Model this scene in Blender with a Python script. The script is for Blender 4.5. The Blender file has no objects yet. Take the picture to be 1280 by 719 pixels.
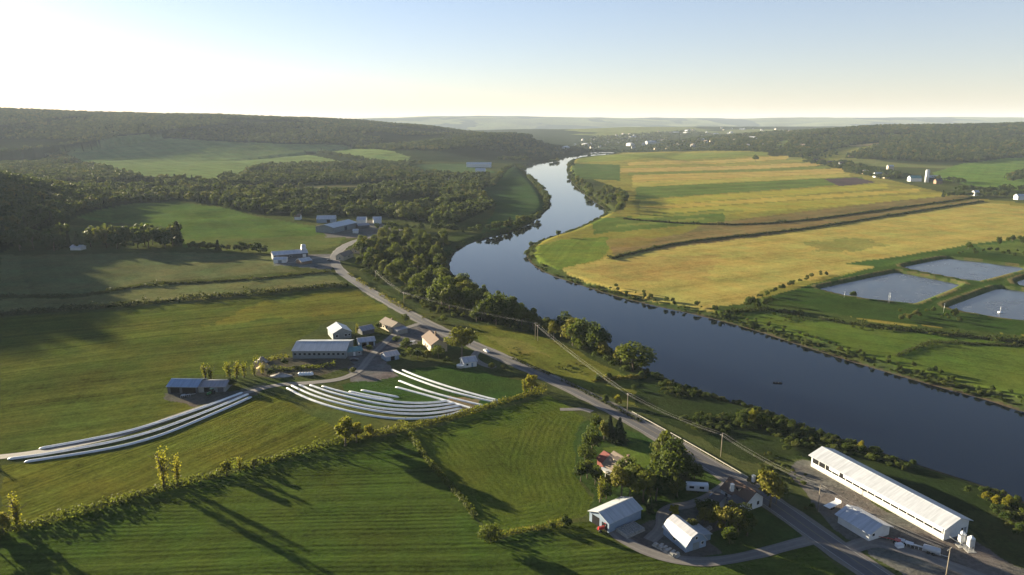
import bpy, math, random
import numpy as np
from mathutils import Vector

S = bpy.context.scene
COL = S.collection
R = math.radians
rng = np.random.default_rng(7)
random.seed(7)

# ------------------------------------------------------------------ camera, sky, sun, exposure
CAM_H = 120.0
PITCH = R(13.07)
FPX = 881.0                     # focal length in pixels of a 1280 px wide picture
cam = bpy.data.cameras.new('camera')
cam.sensor_width = 36.0
cam.lens = FPX / 1280 * 36
cam.clip_start = 1.0
cam.clip_end = 80000
cam_o = bpy.data.objects.new('camera', cam)
cam_o.location = (0, 0, CAM_H)
cam_o.rotation_euler = (math.pi / 2 - PITCH, 0, 0)
COL.objects.link(cam_o)
S.camera = cam_o

SUN_ELEV = R(8.6)
SUN_AZ = R(54.5)                # to the left of the viewing direction
sun_dir = Vector((-math.sin(SUN_AZ) * math.cos(SUN_ELEV), math.cos(SUN_AZ) * math.cos(SUN_ELEV), math.sin(SUN_ELEV)))
W = bpy.data.worlds.new('World')
S.world = W
W.use_nodes = True
wn = W.node_tree.nodes
wl = W.node_tree.links
bg = wn['Background']
sky = wn.new('ShaderNodeTexSky')
sky.sky_type = 'NISHITA'
sky.sun_disc = False
sky.sun_elevation = SUN_ELEV
sky.sun_rotation = -SUN_AZ
sky.altitude = 200
sky.air_density = 1.0
sky.dust_density = 0.35
sky.ozone_density = 3.0
tint = wn.new('ShaderNodeMix'); tint.data_type = 'RGBA'; tint.blend_type = 'MULTIPLY'; tint.inputs[0].default_value = 1
tint.inputs[7].default_value = (.80, .71, .77, 1)
wl.new(sky.outputs[0], tint.inputs[6])
# thin high haze: pale and bright low over the land, fading upwards
gen = wn.new('ShaderNodeTexCoord'); sepw = wn.new('ShaderNodeSeparateXYZ'); wl.new(gen.outputs['Generated'], sepw.inputs[0])
vr = wn.new('ShaderNodeValToRGB')
el = vr.color_ramp.elements
el[0].position = 0.0; el[0].color = (1.62, 1.30, 1.02, 1)
el[1].position = .06; el[1].color = (1.50, 1.34, 1.18, 1)
for p_, c_ in ((.16, (1.18, 1.22, 1.28, 1)), (.27, (.36, .43, .55, 1)), (.42, (.18, .23, .34, 1)), (1.0, (.11, .15, .22, 1))):
    e_ = el.new(p_); e_.color = c_
wl.new(sepw.outputs[2], vr.inputs[0])
veil = wn.new('ShaderNodeMix'); veil.data_type = 'RGBA'; veil.blend_type = 'ADD'; veil.inputs[0].default_value = 1
wl.new(tint.outputs[2], veil.inputs[6]); wl.new(vr.outputs[0], veil.inputs[7])
wl.new(veil.outputs[2], bg.inputs[0])
bg.inputs[1].default_value = 0.041
sun = bpy.data.lights.new('sun', 'SUN')
sun.energy = 5.0
sun.angle = R(0.55)
sun.color = (1.0, 0.86, 0.60)
sun_o = bpy.data.objects.new('sun', sun)
sun_o.rotation_euler = (-sun_dir).to_track_quat('-Z', 'Y').to_euler()
sun_o.location = (-300, 200, 400)
COL.objects.link(sun_o)
S.view_settings.view_transform = 'Standard'
S.view_settings.look = 'None'
S.view_settings.gamma = 1
S.view_settings.use_curve_mapping = False
S.view_settings.exposure = 2.3
S.cycles.use_denoising = True
S.cycles.denoising_prefilter = 'ACCURATE'
S.cycles.use_adaptive_sampling = False
S.cycles.max_bounces = 6
S.cycles.volume_bounces = 1
S.cycles.transparent_max_bounces = 8
S.cycles.sample_clamp_indirect = 6
S.cycles.caustics_reflective = False
S.cycles.caustics_refractive = False

# ------------------------------------------------------------------ surveying helpers
CP, SP = math.cos(PITCH), math.sin(PITCH)


def ray(u, v):
    vx = (u - 640) / FPX
    vy = (359.5 - v) / FPX
    return np.array([vx, CP + SP * vy, -SP + CP * vy])


def on_plane(u, v, z):
    d = ray(u, v)
    t = (z - CAM_H) / d[2]
    return d[0] * t, d[1] * t


def hash2(ix, iy, s):
    h = (ix.astype(np.int64) * 374761393 + iy.astype(np.int64) * 668265263 + s * 974634947) & 0xffffffff
    h = ((h ^ (h >> 13)) * 1274126177) & 0xffffffff
    h = (h ^ (h >> 16)) & 0xffff
    return h / 65535.0


def vnoise(x, y, s=0):
    xi = np.floor(x); yi = np.floor(y)
    fx = x - xi; fy = y - yi
    fx = fx * fx * (3 - 2 * fx); fy = fy * fy * (3 - 2 * fy)
    a = hash2(xi, yi, s); b = hash2(xi + 1, yi, s); c = hash2(xi, yi + 1, s); d = hash2(xi + 1, yi + 1, s)
    return (a + (b - a) * fx) * (1 - fy) + (c + (d - c) * fx) * fy


def fbm(x, y, s=0, n=4):
    t = 0; amp = 1; tot = 0
    for k in range(n):
        t = t + amp * vnoise(x * 2 ** k, y * 2 ** k, s + k * 17)
        tot += amp; amp *= 0.5
    return t / tot


def smooth(e0, e1, x):
    t = np.clip((x - e0) / (e1 - e0), 0, 1)
    return t * t * (3 - 2 * t)


def inside(poly, x, y):
    px = poly[:, 0]; py = poly[:, 1]
    r = np.zeros(x.shape, bool)
    bb = (x >= px.min()) & (x <= px.max()) & (y >= py.min()) & (y <= py.max())
    if not bb.any():
        return r
    xs = x[bb]; ys = y[bb]
    c = np.zeros(xs.shape, bool)
    j = len(poly) - 1
    for i in range(len(poly)):
        if py[i] != py[j]:
            hit = ((py[i] > ys) != (py[j] > ys)) & (xs < (px[j] - px[i]) * (ys - py[i]) / (py[j] - py[i]) + px[i])
            c ^= hit
        j = i
    r[bb] = c
    return r


def edge_dist(poly, x, y, closed=True):
    d = np.full(x.shape, 1e18)
    n = len(poly)
    for i in range(n if closed else n - 1):
        a = poly[i]; b = poly[(i + 1) % n]
        ab = b - a
        L = max(ab @ ab, 1e-9)
        t = np.clip(((x - a[0]) * ab[0] + (y - a[1]) * ab[1]) / L, 0, 1)
        dx = x - a[0] - t * ab[0]; dy = y - a[1] - t * ab[1]
        d = np.minimum(d, dx * dx + dy * dy)
    return np.sqrt(d)


def smooth_poly(p, it=2, closed=True):
    p = np.array(p, float)
    for _ in range(it):
        q = []
        n = len(p)
        for i in range(n if closed else n - 1):
            a = p[i]; b = p[(i + 1) % n]
            q += [a * .75 + b * .25, a * .25 + b * .75]
        if not closed:
            q = [p[0]] + q + [p[-1]]
        p = np.array(q)
    return p


# ------------------------------------------------------------------ terrain
RIVER_Z = -3.0
RB = [(1420, 545), (1340, 530), (1280, 516), (1230, 499), (1180, 486), (1120, 469), (1060, 451), (1000, 432), (940, 412), (880, 396), (820, 383),
      (770, 371), (720, 355), (690, 345), (672, 336), (660, 326), (657, 316), (664, 306), (685, 297), (712, 289), (735, 279), (756, 268),
      (757, 261), (742, 252), (724, 238), (713, 226), (708, 213), (710, 204), (718, 199), (726, 196.2), (740, 195.0), (768, 193.0)]
LB = [(768, 189.8), (745, 190.2), (728, 192.5), (712, 196.0), (690, 200), (668, 204), (650, 208.5), (655, 215), (668, 228), (678, 240),
      (686, 255), (685, 262), (670, 276), (642, 290), (600, 300), (578, 309), (566, 318), (560, 335), (572, 350), (590, 366), (610, 374),
      (640, 384), (660, 392), (700, 410), (750, 432), (800, 460), (850, 480), (900, 499), (950, 512), (1000, 532), (1080, 558), (1150, 582),
      (1230, 607), (1280, 627), (1380, 672)]
RIVER = smooth_poly([on_plane(u, v, RIVER_Z) for u, v in RB + LB], 1)
RIVER_C = RIVER[(RIVER[:, 1] > 700)][::2]
POND_Z = -0.8
PONDS_PX = [[(1024, 361), (1029, 359.8), (1118, 340.8), (1126, 341.2), (1198, 355.2), (1201, 357), (1146, 379), (1138, 380.5), (1064, 372), (1030, 364)],
            [(1129, 334.2), (1133, 333), (1180, 323.6), (1190, 323.4), (1277, 334.4), (1283, 336.5), (1226, 351.5), (1216, 352.5), (1140, 338)],
            [(1183, 384.6), (1187, 383), (1246, 361), (1256, 360.6), (1345, 376), (1352, 380), (1345, 408), (1300, 404), (1240, 397), (1196, 389)],
            [(1264, 355), (1290, 346), (1300, 345), (1400, 352), (1405, 356), (1330, 368), (1310, 366)]]
PONDS = [smooth_poly([on_plane(u, v, POND_Z) for u, v in p], 1) for p in PONDS_PX]

# ridges: crest polyline (x, y, height), half width
RIDGES = [
    dict(c=[(-9000, 1500, 200), (-5200, 3000, 206), (-2900, 4000, 200), (-2000, 4050, 172), (-1062, 3900, 138), (-572, 3600, 104), (-200, 3380, 66), (70, 3120, 74), (190, 3180, 52), (320, 3350, 6)], w=2750, p=.8, ref=190),
    dict(c=[(-2600, 1550, 150), (-1600, 1350, 132), (-1000, 880, 110), (-850, 650, 78), (-760, 480, 50), (-700, 350, 22), (-640, 200, 6)], w=430, p=.5, ref=70),  # crest out of view, placed and shaped to shade the left fields
    dict(c=[(1300, 4300, 30), (1550, 3800, 74), (1830, 3500, 100), (2540, 3450, 112), (4500, 3200, 122), (9000, 2000, 120)], w=2050, p=.6, ref=100),
    dict(c=[(-2500, 7000, 70), (-300, 6500, 66), (900, 6400, 84), (2000, 6700, 96), (5000, 6600, 104), (9000, 6000, 112)], w=3300, p=.3, ref=90),
    dict(c=[(-14000, 12500, 200), (-6000, 13500, 190), (-3400, 13500, 214), (-1200, 13200, 268), (0, 13400, 262), (2200, 13500, 238), (4500, 13200, 226), (7000, 13000, 246), (9500, 12500, 232), (14000, 11500, 250)], w=4000, p=.2, ref=230),
]


def ridge_h(rd, x, y):
    c = np.array(rd['c'], float)
    best = np.full(x.shape, 1e18); hh = np.zeros(x.shape)
    for i in range(len(c) - 1):
        a = c[i]; b = c[i + 1]
        ab = b[:2] - a[:2]
        t = np.clip(((x - a[0]) * ab[0] + (y - a[1]) * ab[1]) / (ab @ ab), 0, 1)
        dd = (x - a[0] - t * ab[0]) ** 2 + (y - a[1] - t * ab[1]) ** 2
        m = dd < best
        best = np.where(m, dd, best)
        hh = np.where(m, a[2] + t * (b[2] - a[2]), hh)
    w = rd['w'] * np.clip(hh / rd['ref'], .06, 1.3) ** rd['p']
    s = np.clip(np.sqrt(best) / w, 0, 1)
    return hh * .5 * (1 + np.cos(np.pi * s)), s


def H(x, y, full=True):
    x = np.asarray(x, float); y = np.asarray(y, float)
    h = np.zeros(x.shape)
    r = np.hypot(x, y)
    for rd in RIDGES:
        hr, s = ridge_h(rd, x, y)
        if rd is RIDGES[1]:
            hr = hr + (fbm(x / 75, y / 75, 71, 2) - .5) * 46 * smooth(30, 110, hr)  # crest made ragged so its shadow breaks into streaks
        h = np.maximum(h, hr) + 0.15 * np.minimum(h, hr)
    vb = (h > .5) & (y > 900) & (y < 6000) & (x > -900) & (x < 1600)
    if vb.any():
        dv = edge_dist(RIVER_C, x[vb], y[vb])
        h[vb] *= smooth(10, 420, dv)
    hill = smooth(4, 40, h)
    h = h + hill * (fbm(x / 520, y / 520, 3, 3) - .5) * 22 * smooth(900, 3000, r)
    h = h + hill * (fbm(x / 2600, y / 2600, 43, 3) - .5) * 60 * smooth(7000, 12000, r)
    left = smooth(60, -120, x - 0.05 * y + 60)
    h = h + (fbm(x / 95, y / 95, 11, 2) - .5) * (0.5 + 3.6 * left) * smooth(30, 200, r)
    h = h + (fbm(x / 24, y / 24, 21, 2) - .5) * (0.10 + 0.30 * left)
    # river
    bb = (x > RIVER[:, 0].min() - 40) & (x < RIVER[:, 0].max() + 40) & (y > RIVER[:, 1].min() - 40) & (y < RIVER[:, 1].max() + 40)
    if bb.any():
        xs = x[bb]; ys = y[bb]
        d = edge_dist(RIVER, xs, ys)
        ins = inside(RIVER, xs, ys)
        hb = h[bb]
        k = smooth(0, 1, np.clip(d / (9 + 0.006 * ys), 0, 1))
        out = RIVER_Z + 0.05 + (hb - RIVER_Z) * k
        h[bb] = np.where(ins, RIVER_Z - np.minimum(d * .35 + .05, 3), out)
    for p in PONDS:
        bb = (x > p[:, 0].min() - 30) & (x < p[:, 0].max() + 30) & (y > p[:, 1].min() - 30) & (y < p[:, 1].max() + 30)
        if bb.any():
            xs = x[bb]; ys = y[bb]
            d = edge_dist(p, xs, ys); ins = inside(p, xs, ys)
            prof = np.interp(d, [0, 3, 6.5, 16], [POND_Z + .03, .9, .9, 0])
            hb = h[bb]
            out = np.where(d < 6.5, prof, prof + hb * smooth(6.5, 16, d))
            h[bb] = np.where(ins, POND_Z - np.minimum(d * .4 + .03, 2), np.maximum(out, np.where(d > 6.5, hb, -9)))
    return h


def h1(x, y):
    return float(H(np.array([x]), np.array([y]))[0])


_T = np.geomspace(120, 24000, 1300)


def P(u, v):
    """world point on the terrain that the pixel (u, v) of the photograph shows"""
    d = ray(u, v)
    x = d[0] * _T; y = d[1] * _T; z = CAM_H + d[2] * _T
    g = H(x, y) - z
    k = np.argmax(g > 0) if (g > 0).any() else len(_T) - 1
    if k == 0:
        t = _T[0]
    else:
        a, b = _T[k - 1], _T[k]
        for _ in range(3):
            tt = np.linspace(a, b, 12)
            gg = H(d[0] * tt, d[1] * tt) - (CAM_H + d[2] * tt)
            j = int(np.argmax(gg > 0)) if (gg > 0).any() else 11
            j = max(j, 1)
            a, b = tt[j - 1], tt[j]
        t = .5 * (a + b)
    px, py = d[0] * t, d[1] * t
    return np.array([px, py])


def PP(pts):
    return np.array([P(u, v) for u, v in pts])


# ------------------------------------------------------------------ mesh helpers
def link(o, parent=None):
    COL.objects.link(o)
    if parent is not None:
        o.parent = parent
    return o


def tag(o, label=None, cat=None, group=None, kind=None):
    if label: o['label'] = label
    if cat: o['category'] = cat
    if group: o['group'] = group
    if kind: o['kind'] = kind
    return o


def np_mesh(name, V, F, mats, mat_idx=None, smooth_sh=False):
    """V (n,3), F (m,3 or 4)"""
    me = bpy.data.meshes.new(name)
    V = np.ascontiguousarray(V, np.float32); F = np.ascontiguousarray(F, np.int32)
    n, k = F.shape
    me.vertices.add(len(V)); me.loops.add(n * k); me.polygons.add(n)
    me.vertices.foreach_set('co', V.ravel())
    me.loops.foreach_set('vertex_index', F.ravel())
    me.polygons.foreach_set('loop_start', np.arange(0, n * k, k, dtype=np.int32))
    me.polygons.foreach_set('loop_total', np.full(n, k, np.int32))
    if mat_idx is not None:
        me.polygons.foreach_set('material_index', np.ascontiguousarray(mat_idx, np.int32))
    if smooth_sh:
        me.polygons.foreach_set('use_smooth', np.ones(n, bool))
    for m in (mats if isinstance(mats, (list, tuple)) else [mats]):
        me.materials.append(m)
    me.update(calc_edges=True)
    return me


class MB:
    """collects boxes, tubes, prisms and builds ONE mesh object"""
    def __init__(s):
        s.v = []; s.f = []; s.m = []; s.sm = []

    def add(s, V, F, m=0, sm=False):
        o = len(s.v)
        s.v += [tuple(map(float, p)) for p in V]
        s.f += [tuple(o + i for i in f) for f in F]
        s.m += [m] * len(F); s.sm += [sm] * len(F)
        return s

    def box(s, c, d, m=0, rz=0, top=1.0):
        x, y, z = d[0] / 2, d[1] / 2, d[2] / 2
        V = []
        for sz in (-1, 1):
            k = top if sz > 0 else 1
            for sx, sy in ((-1, -1), (1, -1), (1, 1), (-1, 1)):
                px, py = sx * x * k, sy * y * k
                V.append((c[0] + px * math.cos(rz) - py * math.sin(rz), c[1] + px * math.sin(rz) + py * math.cos(rz), c[2] + sz * z))
        return s.add(V, [(3, 2, 1, 0), (4, 5, 6, 7), (0, 1, 5, 4), (1, 2, 6, 5), (2, 3, 7, 6), (3, 0, 4, 7)], m)

    def tube(s, pts, rad, n=8, m=0, caps=True, sm=True):
        pts = [Vector(p) for p in pts]
        rad = rad if isinstance(rad, (list, tuple)) else [rad] * len(pts)
        V = []; F = []
        for i, p in enumerate(pts):
            d = (pts[min(i + 1, len(pts) - 1)] - pts[max(i - 1, 0)]).normalized()
            up = Vector((0, 0, 1)) if abs(d.z) < .95 else Vector((1, 0, 0))
            a = d.cross(up).normalized(); b = a.cross(d)
            for k in range(n):
                t = 2 * math.pi * k / n
                V.append(p + (a * math.cos(t) + b * math.sin(t)) * rad[i])
        for i in range(len(pts) - 1):
            for k in range(n):
                F.append((i * n + k, i * n + (k + 1) % n, (i + 1) * n + (k + 1) % n, (i + 1) * n + k))
        if caps:
            F.append(tuple(range(n - 1, -1, -1))); F.append(tuple((len(pts) - 1) * n + k for k in range(n)))
        return s.add(V, F, m, sm)

    def lathe(s, prof, n=20, c=(0, 0, 0), m=0):
        V = []; F = []
        for r, z in prof:
            for k in range(n):
                t = 2 * math.pi * k / n
                V.append((c[0] + r * math.cos(t), c[1] + r * math.sin(t), c[2] + z))
        for i in range(len(prof) - 1):
            for k in range(n):
                F.append((i * n + k, i * n + (k + 1) % n, (i + 1) * n + (k + 1) % n, (i + 1) * n + k))
        F.append(tuple(range(n - 1, -1, -1)))
        F.append(tuple((len(prof) - 1) * n + k for k in range(n)))
        return s.add(V, F, m, True)

    def extrude_yz(s, prof, x0, x1, m=0):
        n = len(prof)
        V = [(x0, y, z) for y, z in prof] + [(x1, y, z) for y, z in prof]
        F = [tuple(range(n - 1, -1, -1)), tuple(range(n, 2 * n))]
        for i in range(n):
            j = (i + 1) % n
            F.append((i, j, n + j, n + i))
        return s.add(V, F, m)

    def mesh(s, name, mats):
        me = bpy.data.meshes.new(name)
        me.from_pydata(s.v, [], s.f)
        for m in (mats if isinstance(mats, (list, tuple)) else [mats]):
            me.materials.append(m)
        me.polygons.foreach_set('material_index', s.m)
        me.polygons.foreach_set('use_smooth', s.sm)
        me.update()
        return me

    def build(s, name, mats, parent=None):
        return link(bpy.data.objects.new(name, s.mesh(name, mats)), parent)


def empty(name, loc, rz=0.0):
    o = bpy.data.objects.new(name, None)
    o.empty_display_size = 1
    o.location = loc
    o.rotation_euler = (0, 0, rz)
    return link(o)


def copy_tree(o, parent=None):
    c = o.copy()
    link(c, parent)
    for ch in list(o.children):
        copy_tree(ch, c)
    return c


# ------------------------------------------------------------------ materials
def new_mat(name):
    m = bpy.data.materials.new(name)
    m.use_nodes = True
    nt = m.node_tree
    return m, nt.nodes, nt.links, nt.nodes['Principled BSDF']


def mix_col(N, L, a, b, fac, mode='MIX'):
    n = N.new('ShaderNodeMix'); n.data_type = 'RGBA'; n.blend_type = mode
    for sock, val in ((n.inputs[6], a), (n.inputs[7], b), (n.inputs[0], fac)):
        if hasattr(val, 'links'):
            L.new(val, sock)
        elif isinstance(val, (int, float)):
            sock.default_value = val
        else:
            sock.default_value = (*val, 1)
    return n.outputs[2]


def noise(N, L, vec, scale, detail=3, rough=.55):
    n = N.new('ShaderNodeTexNoise')
    n.inputs['Scale'].default_value = scale
    n.inputs['Detail'].default_value = detail
    n.inputs['Roughness'].default_value = rough
    if vec is not None:
        L.new(vec, n.inputs['Vector'])
    return n.outputs['Fac']


def ramp(N, L, fac, stops):
    n = N.new('ShaderNodeValToRGB')
    e = n.color_ramp.elements
    while len(e) < len(stops):
        e.new(.5)
    for k, (p, c) in enumerate(stops):
        e[k].position = p
        e[k].color = (*c, 1) if len(c) == 3 else c
    L.new(fac, n.inputs[0])
    return n.outputs[0]


def math_n(N, L, op, a, b=None):
    n = N.new('ShaderNodeMath'); n.operation = op
    for i, v in enumerate((a, b)):
        if v is None: continue
        if hasattr(v, 'links'): L.new(v, n.inputs[i])
        else: n.inputs[i].default_value = v
    return n.outputs[0]


def bump(N, L, h, strength, dist, nrm=None):
    n = N.new('ShaderNodeBump')
    n.inputs['Strength'].default_value = strength
    n.inputs['Distance'].default_value = dist
    L.new(h, n.inputs['Height'])
    if nrm is not None:
        L.new(nrm, n.inputs['Normal'])
    return n.outputs[0]


def plain(name, col, rough=.7, var=.18, scale=1.5, metal=0, bstr=.15, spec=.4):
    """a weathered single-colour surface"""
    m, N, L, B = new_mat(name)
    tc = N.new('ShaderNodeTexCoord').outputs['Object']
    f = noise(N, L, tc, scale, 5, .6)
    dark = tuple(c * (1 - var) for c in col); lite = tuple(min(c * (1 + var), 1) for c in col)
    L.new(ramp(N, L, f, [(.3, dark), (.7, lite)]), B.inputs['Base Color'])
    B.inputs['Roughness'].default_value = rough
    B.inputs['Metallic'].default_value = metal
    B.inputs['Specular IOR Level'].default_value = spec
    f2 = noise(N, L, tc, scale * 8, 3)
    L.new(bump(N, L, f2, bstr, .05), B.inputs['Normal'])
    return m


def metal_roof(name, col, rib=.45, rough=.38, rust=0.0, axis='X'):
    """ribbed sheet metal with streaks; ribs run up the slope"""
    m, N, L, B = new_mat(name)
    tc = N.new('ShaderNodeTexCoord').outputs['Object']
    sep = N.new('ShaderNodeSeparateXYZ'); L.new(tc, sep.inputs[0])
    x = sep.outputs[axis]
    saw = math_n(N, L, 'PINGPONG', x, rib)
    mp = N.new('ShaderNodeMapping'); L.new(tc, mp.inputs[0])
    mp.inputs['Scale'].default_value = (1.6, .12, .12) if axis == 'X' else (.12, 1.6, .12)
    st = noise(N, L, mp.outputs[0], 1.0, 4, .6)
    f = noise(N, L, tc, .35, 4, .6)
    dark = tuple(c * .70 for c in col)
    c1 = ramp(N, L, st, [(.32, dark), (.6, col)])
    c2 = mix_col(N, L, c1, tuple(c * .72 for c in col), ramp(N, L, f, [(.5, (0, 0, 0)), (.8, (.6, .6, .6))]))
    pan = math_n(N, L, 'FLOOR', math_n(N, L, 'DIVIDE', x, 2.4))
    wn_ = N.new('ShaderNodeTexWhiteNoise'); wn_.noise_dimensions = '1D'; L.new(pan, wn_.inputs['W'])
    c2 = mix_col(N, L, c2, tuple(c * .86 for c in col), math_n(N, L, 'MULTIPLY', wn_.outputs[0], .22))
    if rust > 0:
        f3 = noise(N, L, mp.outputs[0], .8, 5, .7)
        c2 = mix_col(N, L, c2, (.16, .07, .035), ramp(N, L, f3, [(.55, (0, 0, 0)), (.72, (rust, rust, rust))]))
    L.new(c2, B.inputs['Base Color'])
    B.inputs['Roughness'].default_value = rough
    B.inputs['Specular IOR Level'].default_value = .5
    L.new(bump(N, L, saw, .22, .05), B.inputs['Normal'])
    return m


def shingle(name, col):
    m, N, L, B = new_mat(name)
    tc = N.new('ShaderNodeTexCoord').outputs['Object']
    f = noise(N, L, tc, 6, 4, .7); f2 = noise(N, L, tc, .6, 3)
    c = ramp(N, L, f, [(.3, tuple(k * .65 for k in col)), (.7, tuple(k * 1.25 for k in col))])
    c = mix_col(N, L, c, tuple(k * .6 for k in col), ramp(N, L, f2, [(.5, (0, 0, 0)), (.8, (.5, .5, .5))]))
    L.new(c, B.inputs['Base Color'])
    B.inputs['Roughness'].default_value = .85
    L.new(bump(N, L, f, .4, .05), B.inputs['Normal'])
    return m


def leaf_mat(name, stops, trans=.38):
    m, N, L, B = new_mat(name)
    oi = N.new('ShaderNodeObjectInfo')
    geo = N.new('ShaderNodeNewGeometry')
    f = noise(N, L, geo.outputs['Position'], .35, 3, .6)
    st = noise(N, L, geo.outputs['Position'], .0055, 3, .6)
    k = math_n(N, L, 'ADD', math_n(N, L, 'MULTIPLY', oi.outputs['Random'], .75), math_n(N, L, 'MULTIPLY', f, .3))
    k = math_n(N, L, 'ADD', k, math_n(N, L, 'MULTIPLY', math_n(N, L, 'SUBTRACT', st, .5), 1.1))
    c = ramp(N, L, k, stops)
    isl = math_n(N, L, 'MULTIPLY', geo.outputs['Random Per Island'], .25)
    c = mix_col(N, L, c, (.02, .035, .01), isl)
    L.new(c, B.inputs['Base Color'])
    B.inputs['Roughness'].default_value = .65
    B.inputs['Specular IOR Level'].default_value = .06
    t = N.new('ShaderNodeBsdfTranslucent')
    L.new(mix_col(N, L, c, (.16, .19, .02), .45), t.inputs['Color'])
    ms = N.new('ShaderNodeMixShader'); ms.inputs[0].default_value = trans
    L.new(B.outputs[0], ms.inputs[1]); L.new(t.outputs[0], ms.inputs[2])
    L.new(ms.outputs[0], N['Material Output'].inputs['Surface'])
    return m


M = {}
M['leaf_green'] = leaf_mat('leaf_green', [(0.1, (.024, .046, .011)), (.5, (.042, .068, .013)), (.9, (.080, .100, .017))])
M['leaf_olive'] = leaf_mat('leaf_olive', [(0.1, (.062, .080, .015)), (.5, (.105, .115, .019)), (.9, (.155, .135, .022))], .35)
M['leaf_lime'] = leaf_mat('leaf_lime', [(0.1, (.17, .17, .016)), (.9, (.28, .23, .02))], .5)
M['needle'] = leaf_mat('needle', [(0.1, (.020, .036, .016)), (.9, (.040, .056, .022))], .1)
M['wood_leaf'] = leaf_mat('wood_leaf', [(0.05, (.016, .038, .016)), (.40, (.034, .062, .020)), (.70, (.062, .086, .022)), (.95, (.120, .112, .026))], .25)
M['shrub_leaf'] = leaf_mat('shrub_leaf', [(0.1, (.036, .060, .014)), (.5, (.064, .088, .020)), (.9, (.105, .102, .028))], .3)
M['hedge_leaf'] = leaf_mat('hedge_leaf', [(0.1, (.060, .080, .014)), (.5, (.105, .110, .017)), (.9, (.16, .125, .02))], .42)
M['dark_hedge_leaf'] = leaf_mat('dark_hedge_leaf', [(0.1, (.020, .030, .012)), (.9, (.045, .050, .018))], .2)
M['bark'] = plain('bark', (.11, .085, .06), .9, .35, 3)
M['wood_pole'] = plain('wood_pole', (.24, .20, .15), .85, .25, 2)
M['grey_wood'] = plain('grey_wood', (.28, .27, .25), .85, .3, 2.5)
M['white_wall'] = plain('white_wall', (.58, .58, .57), .6, .08, .8)
M['white_metal'] = metal_roof('white_metal', (.47, .49, .53), .5, .36)
M['bluegrey_metal'] = metal_roof('bluegrey_metal', (.42, .44, .46), .5, .32)
M['blue_metal'] = metal_roof('blue_metal', (.23, .32, .46), .5, .32)
M['grey_metal'] = metal_roof('grey_metal', (.25, .25, .28), .5, .42, .35)
M['teal_metal'] = metal_roof('teal_metal', (.12, .27, .27), .5, .4)
M['violet_metal'] = metal_roof('violet_metal', (.42, .42, .45), .5, .34)
M['rusty_metal'] = metal_roof('rusty_metal', (.58, .50, .47), .5, .45, .5)
M['pale_wall'] = plain('pale_wall', (.40, .40, .39), .7, .1, .8)
M['grey_wall'] = plain('grey_wall', (.17, .19, .20), .7, .12, .6)
M['blue_wall'] = plain('blue_wall', (.20, .26, .34), .65, .12, .6)
M['dark_wall'] = plain('dark_wall', (.06, .065, .075), .75, .2, .7)
M['cream_wall'] = plain('cream_wall', (.42, .35, .25), .7, .1, .8)
M['red_wall'] = plain('red_wall', (.17, .035, .028), .7, .15, .8)
M['brown_wall'] = plain('brown_wall', (.20, .13, .085), .8, .2, 1)
M['tan_shingle'] = shingle('tan_shingle', (.17, .13, .10))
M['brown_shingle'] = shingle('brown_shingle', (.12, .072, .05))
M['dark_shingle'] = shingle('dark_shingle', (.07, .065, .07))
M['glass'] = plain('glass', (.02, .025, .03), .12, .1, 1, 0, 0, .6)
M['dark_opening'] = plain('dark_opening', (.012, .012, .014), .9, .1, 1, 0, 0, .1)
M['concrete'] = plain('concrete', (.33, .32, .30), .85, .15, .8)
M['white_plastic'] = plain('white_plastic', (.72, .73, .74), .42, .10, .5, 0, .35)
M['galvanised'] = plain('galvanised', (.55, .56, .56), .4, .12, 1, .5)
M['rail_metal'] = plain('rail_metal', (.45, .43, .37), .35, .1, .8, .35)
M['rubber'] = plain('rubber', (.02, .02, .02), .8)
M['wire'] = plain('wire', (.32, .31, .30), .5)
M['stone'] = plain('stone', (.30, .28, .26), .85, .3, .6, 0, .8)
M['hay'] = plain('hay', (.40, .30, .13), .9, .3, 3, 0, .8)
for nm, c in (('white', (.62, .62, .62)), ('black', (.025, .025, .03)), ('red', (.35, .03, .025)), ('blue', (.06, .12, .26)), ('silver', (.42, .43, .45)), ('green', (.03, .14, .05)), ('yellow', (.65, .42, .06))):
    M['paint_' + nm] = plain('paint_' + nm, c, .28, .05, 1, 0, 0, .5)

# asphalt, gravel tracks
def road_material(name, col, scale, wheel):
    m, N, L, B = new_mat(name)
    tc = N.new('ShaderNodeTexCoord').outputs['Object']
    f = noise(N, L, tc, scale, 5, .65); f2 = noise(N, L, tc, .06, 4, .6)
    c = ramp(N, L, f, [(.3, tuple(k * .8 for k in col)), (.7, tuple(k * 1.2 for k in col))])
    c = mix_col(N, L, c, tuple(k * .72 for k in col), ramp(N, L, f2, [(.4, (0, 0, 0)), (.7, (.7, .7, .7))]))
    at = N.new('ShaderNodeAttribute'); at.attribute_name = 'across'
    t = math_n(N, L, 'ABSOLUTE', math_n(N, L, 'SUBTRACT', math_n(N, L, 'ABSOLUTE', at.outputs['Fac']), .5))
    w = ramp(N, L, t, [(.08, (1, 1, 1)), (.24, (0, 0, 0))])
    c = mix_col(N, L, c, wheel, math_n(N, L, 'MULTIPLY', w, .45))
    L.new(c, B.inputs['Base Color'])
    B.inputs['Roughness'].default_value = .8
    f3 = noise(N, L, tc, 4, 3)
    L.new(bump(N, L, f3, .3, .05), B.inputs['Normal'])
    return m


M['asphalt'] = road_material('asphalt', (.100, .094, .094), 1.2, (.074, .071, .073))
M['shoulder'] = road_material('shoulder', (.17, .15, .125), 1.5, (.15, .13, .11))
M['track'] = road_material('track', (.155, .140, .125), .8, (.22, .20, .18))

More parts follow.
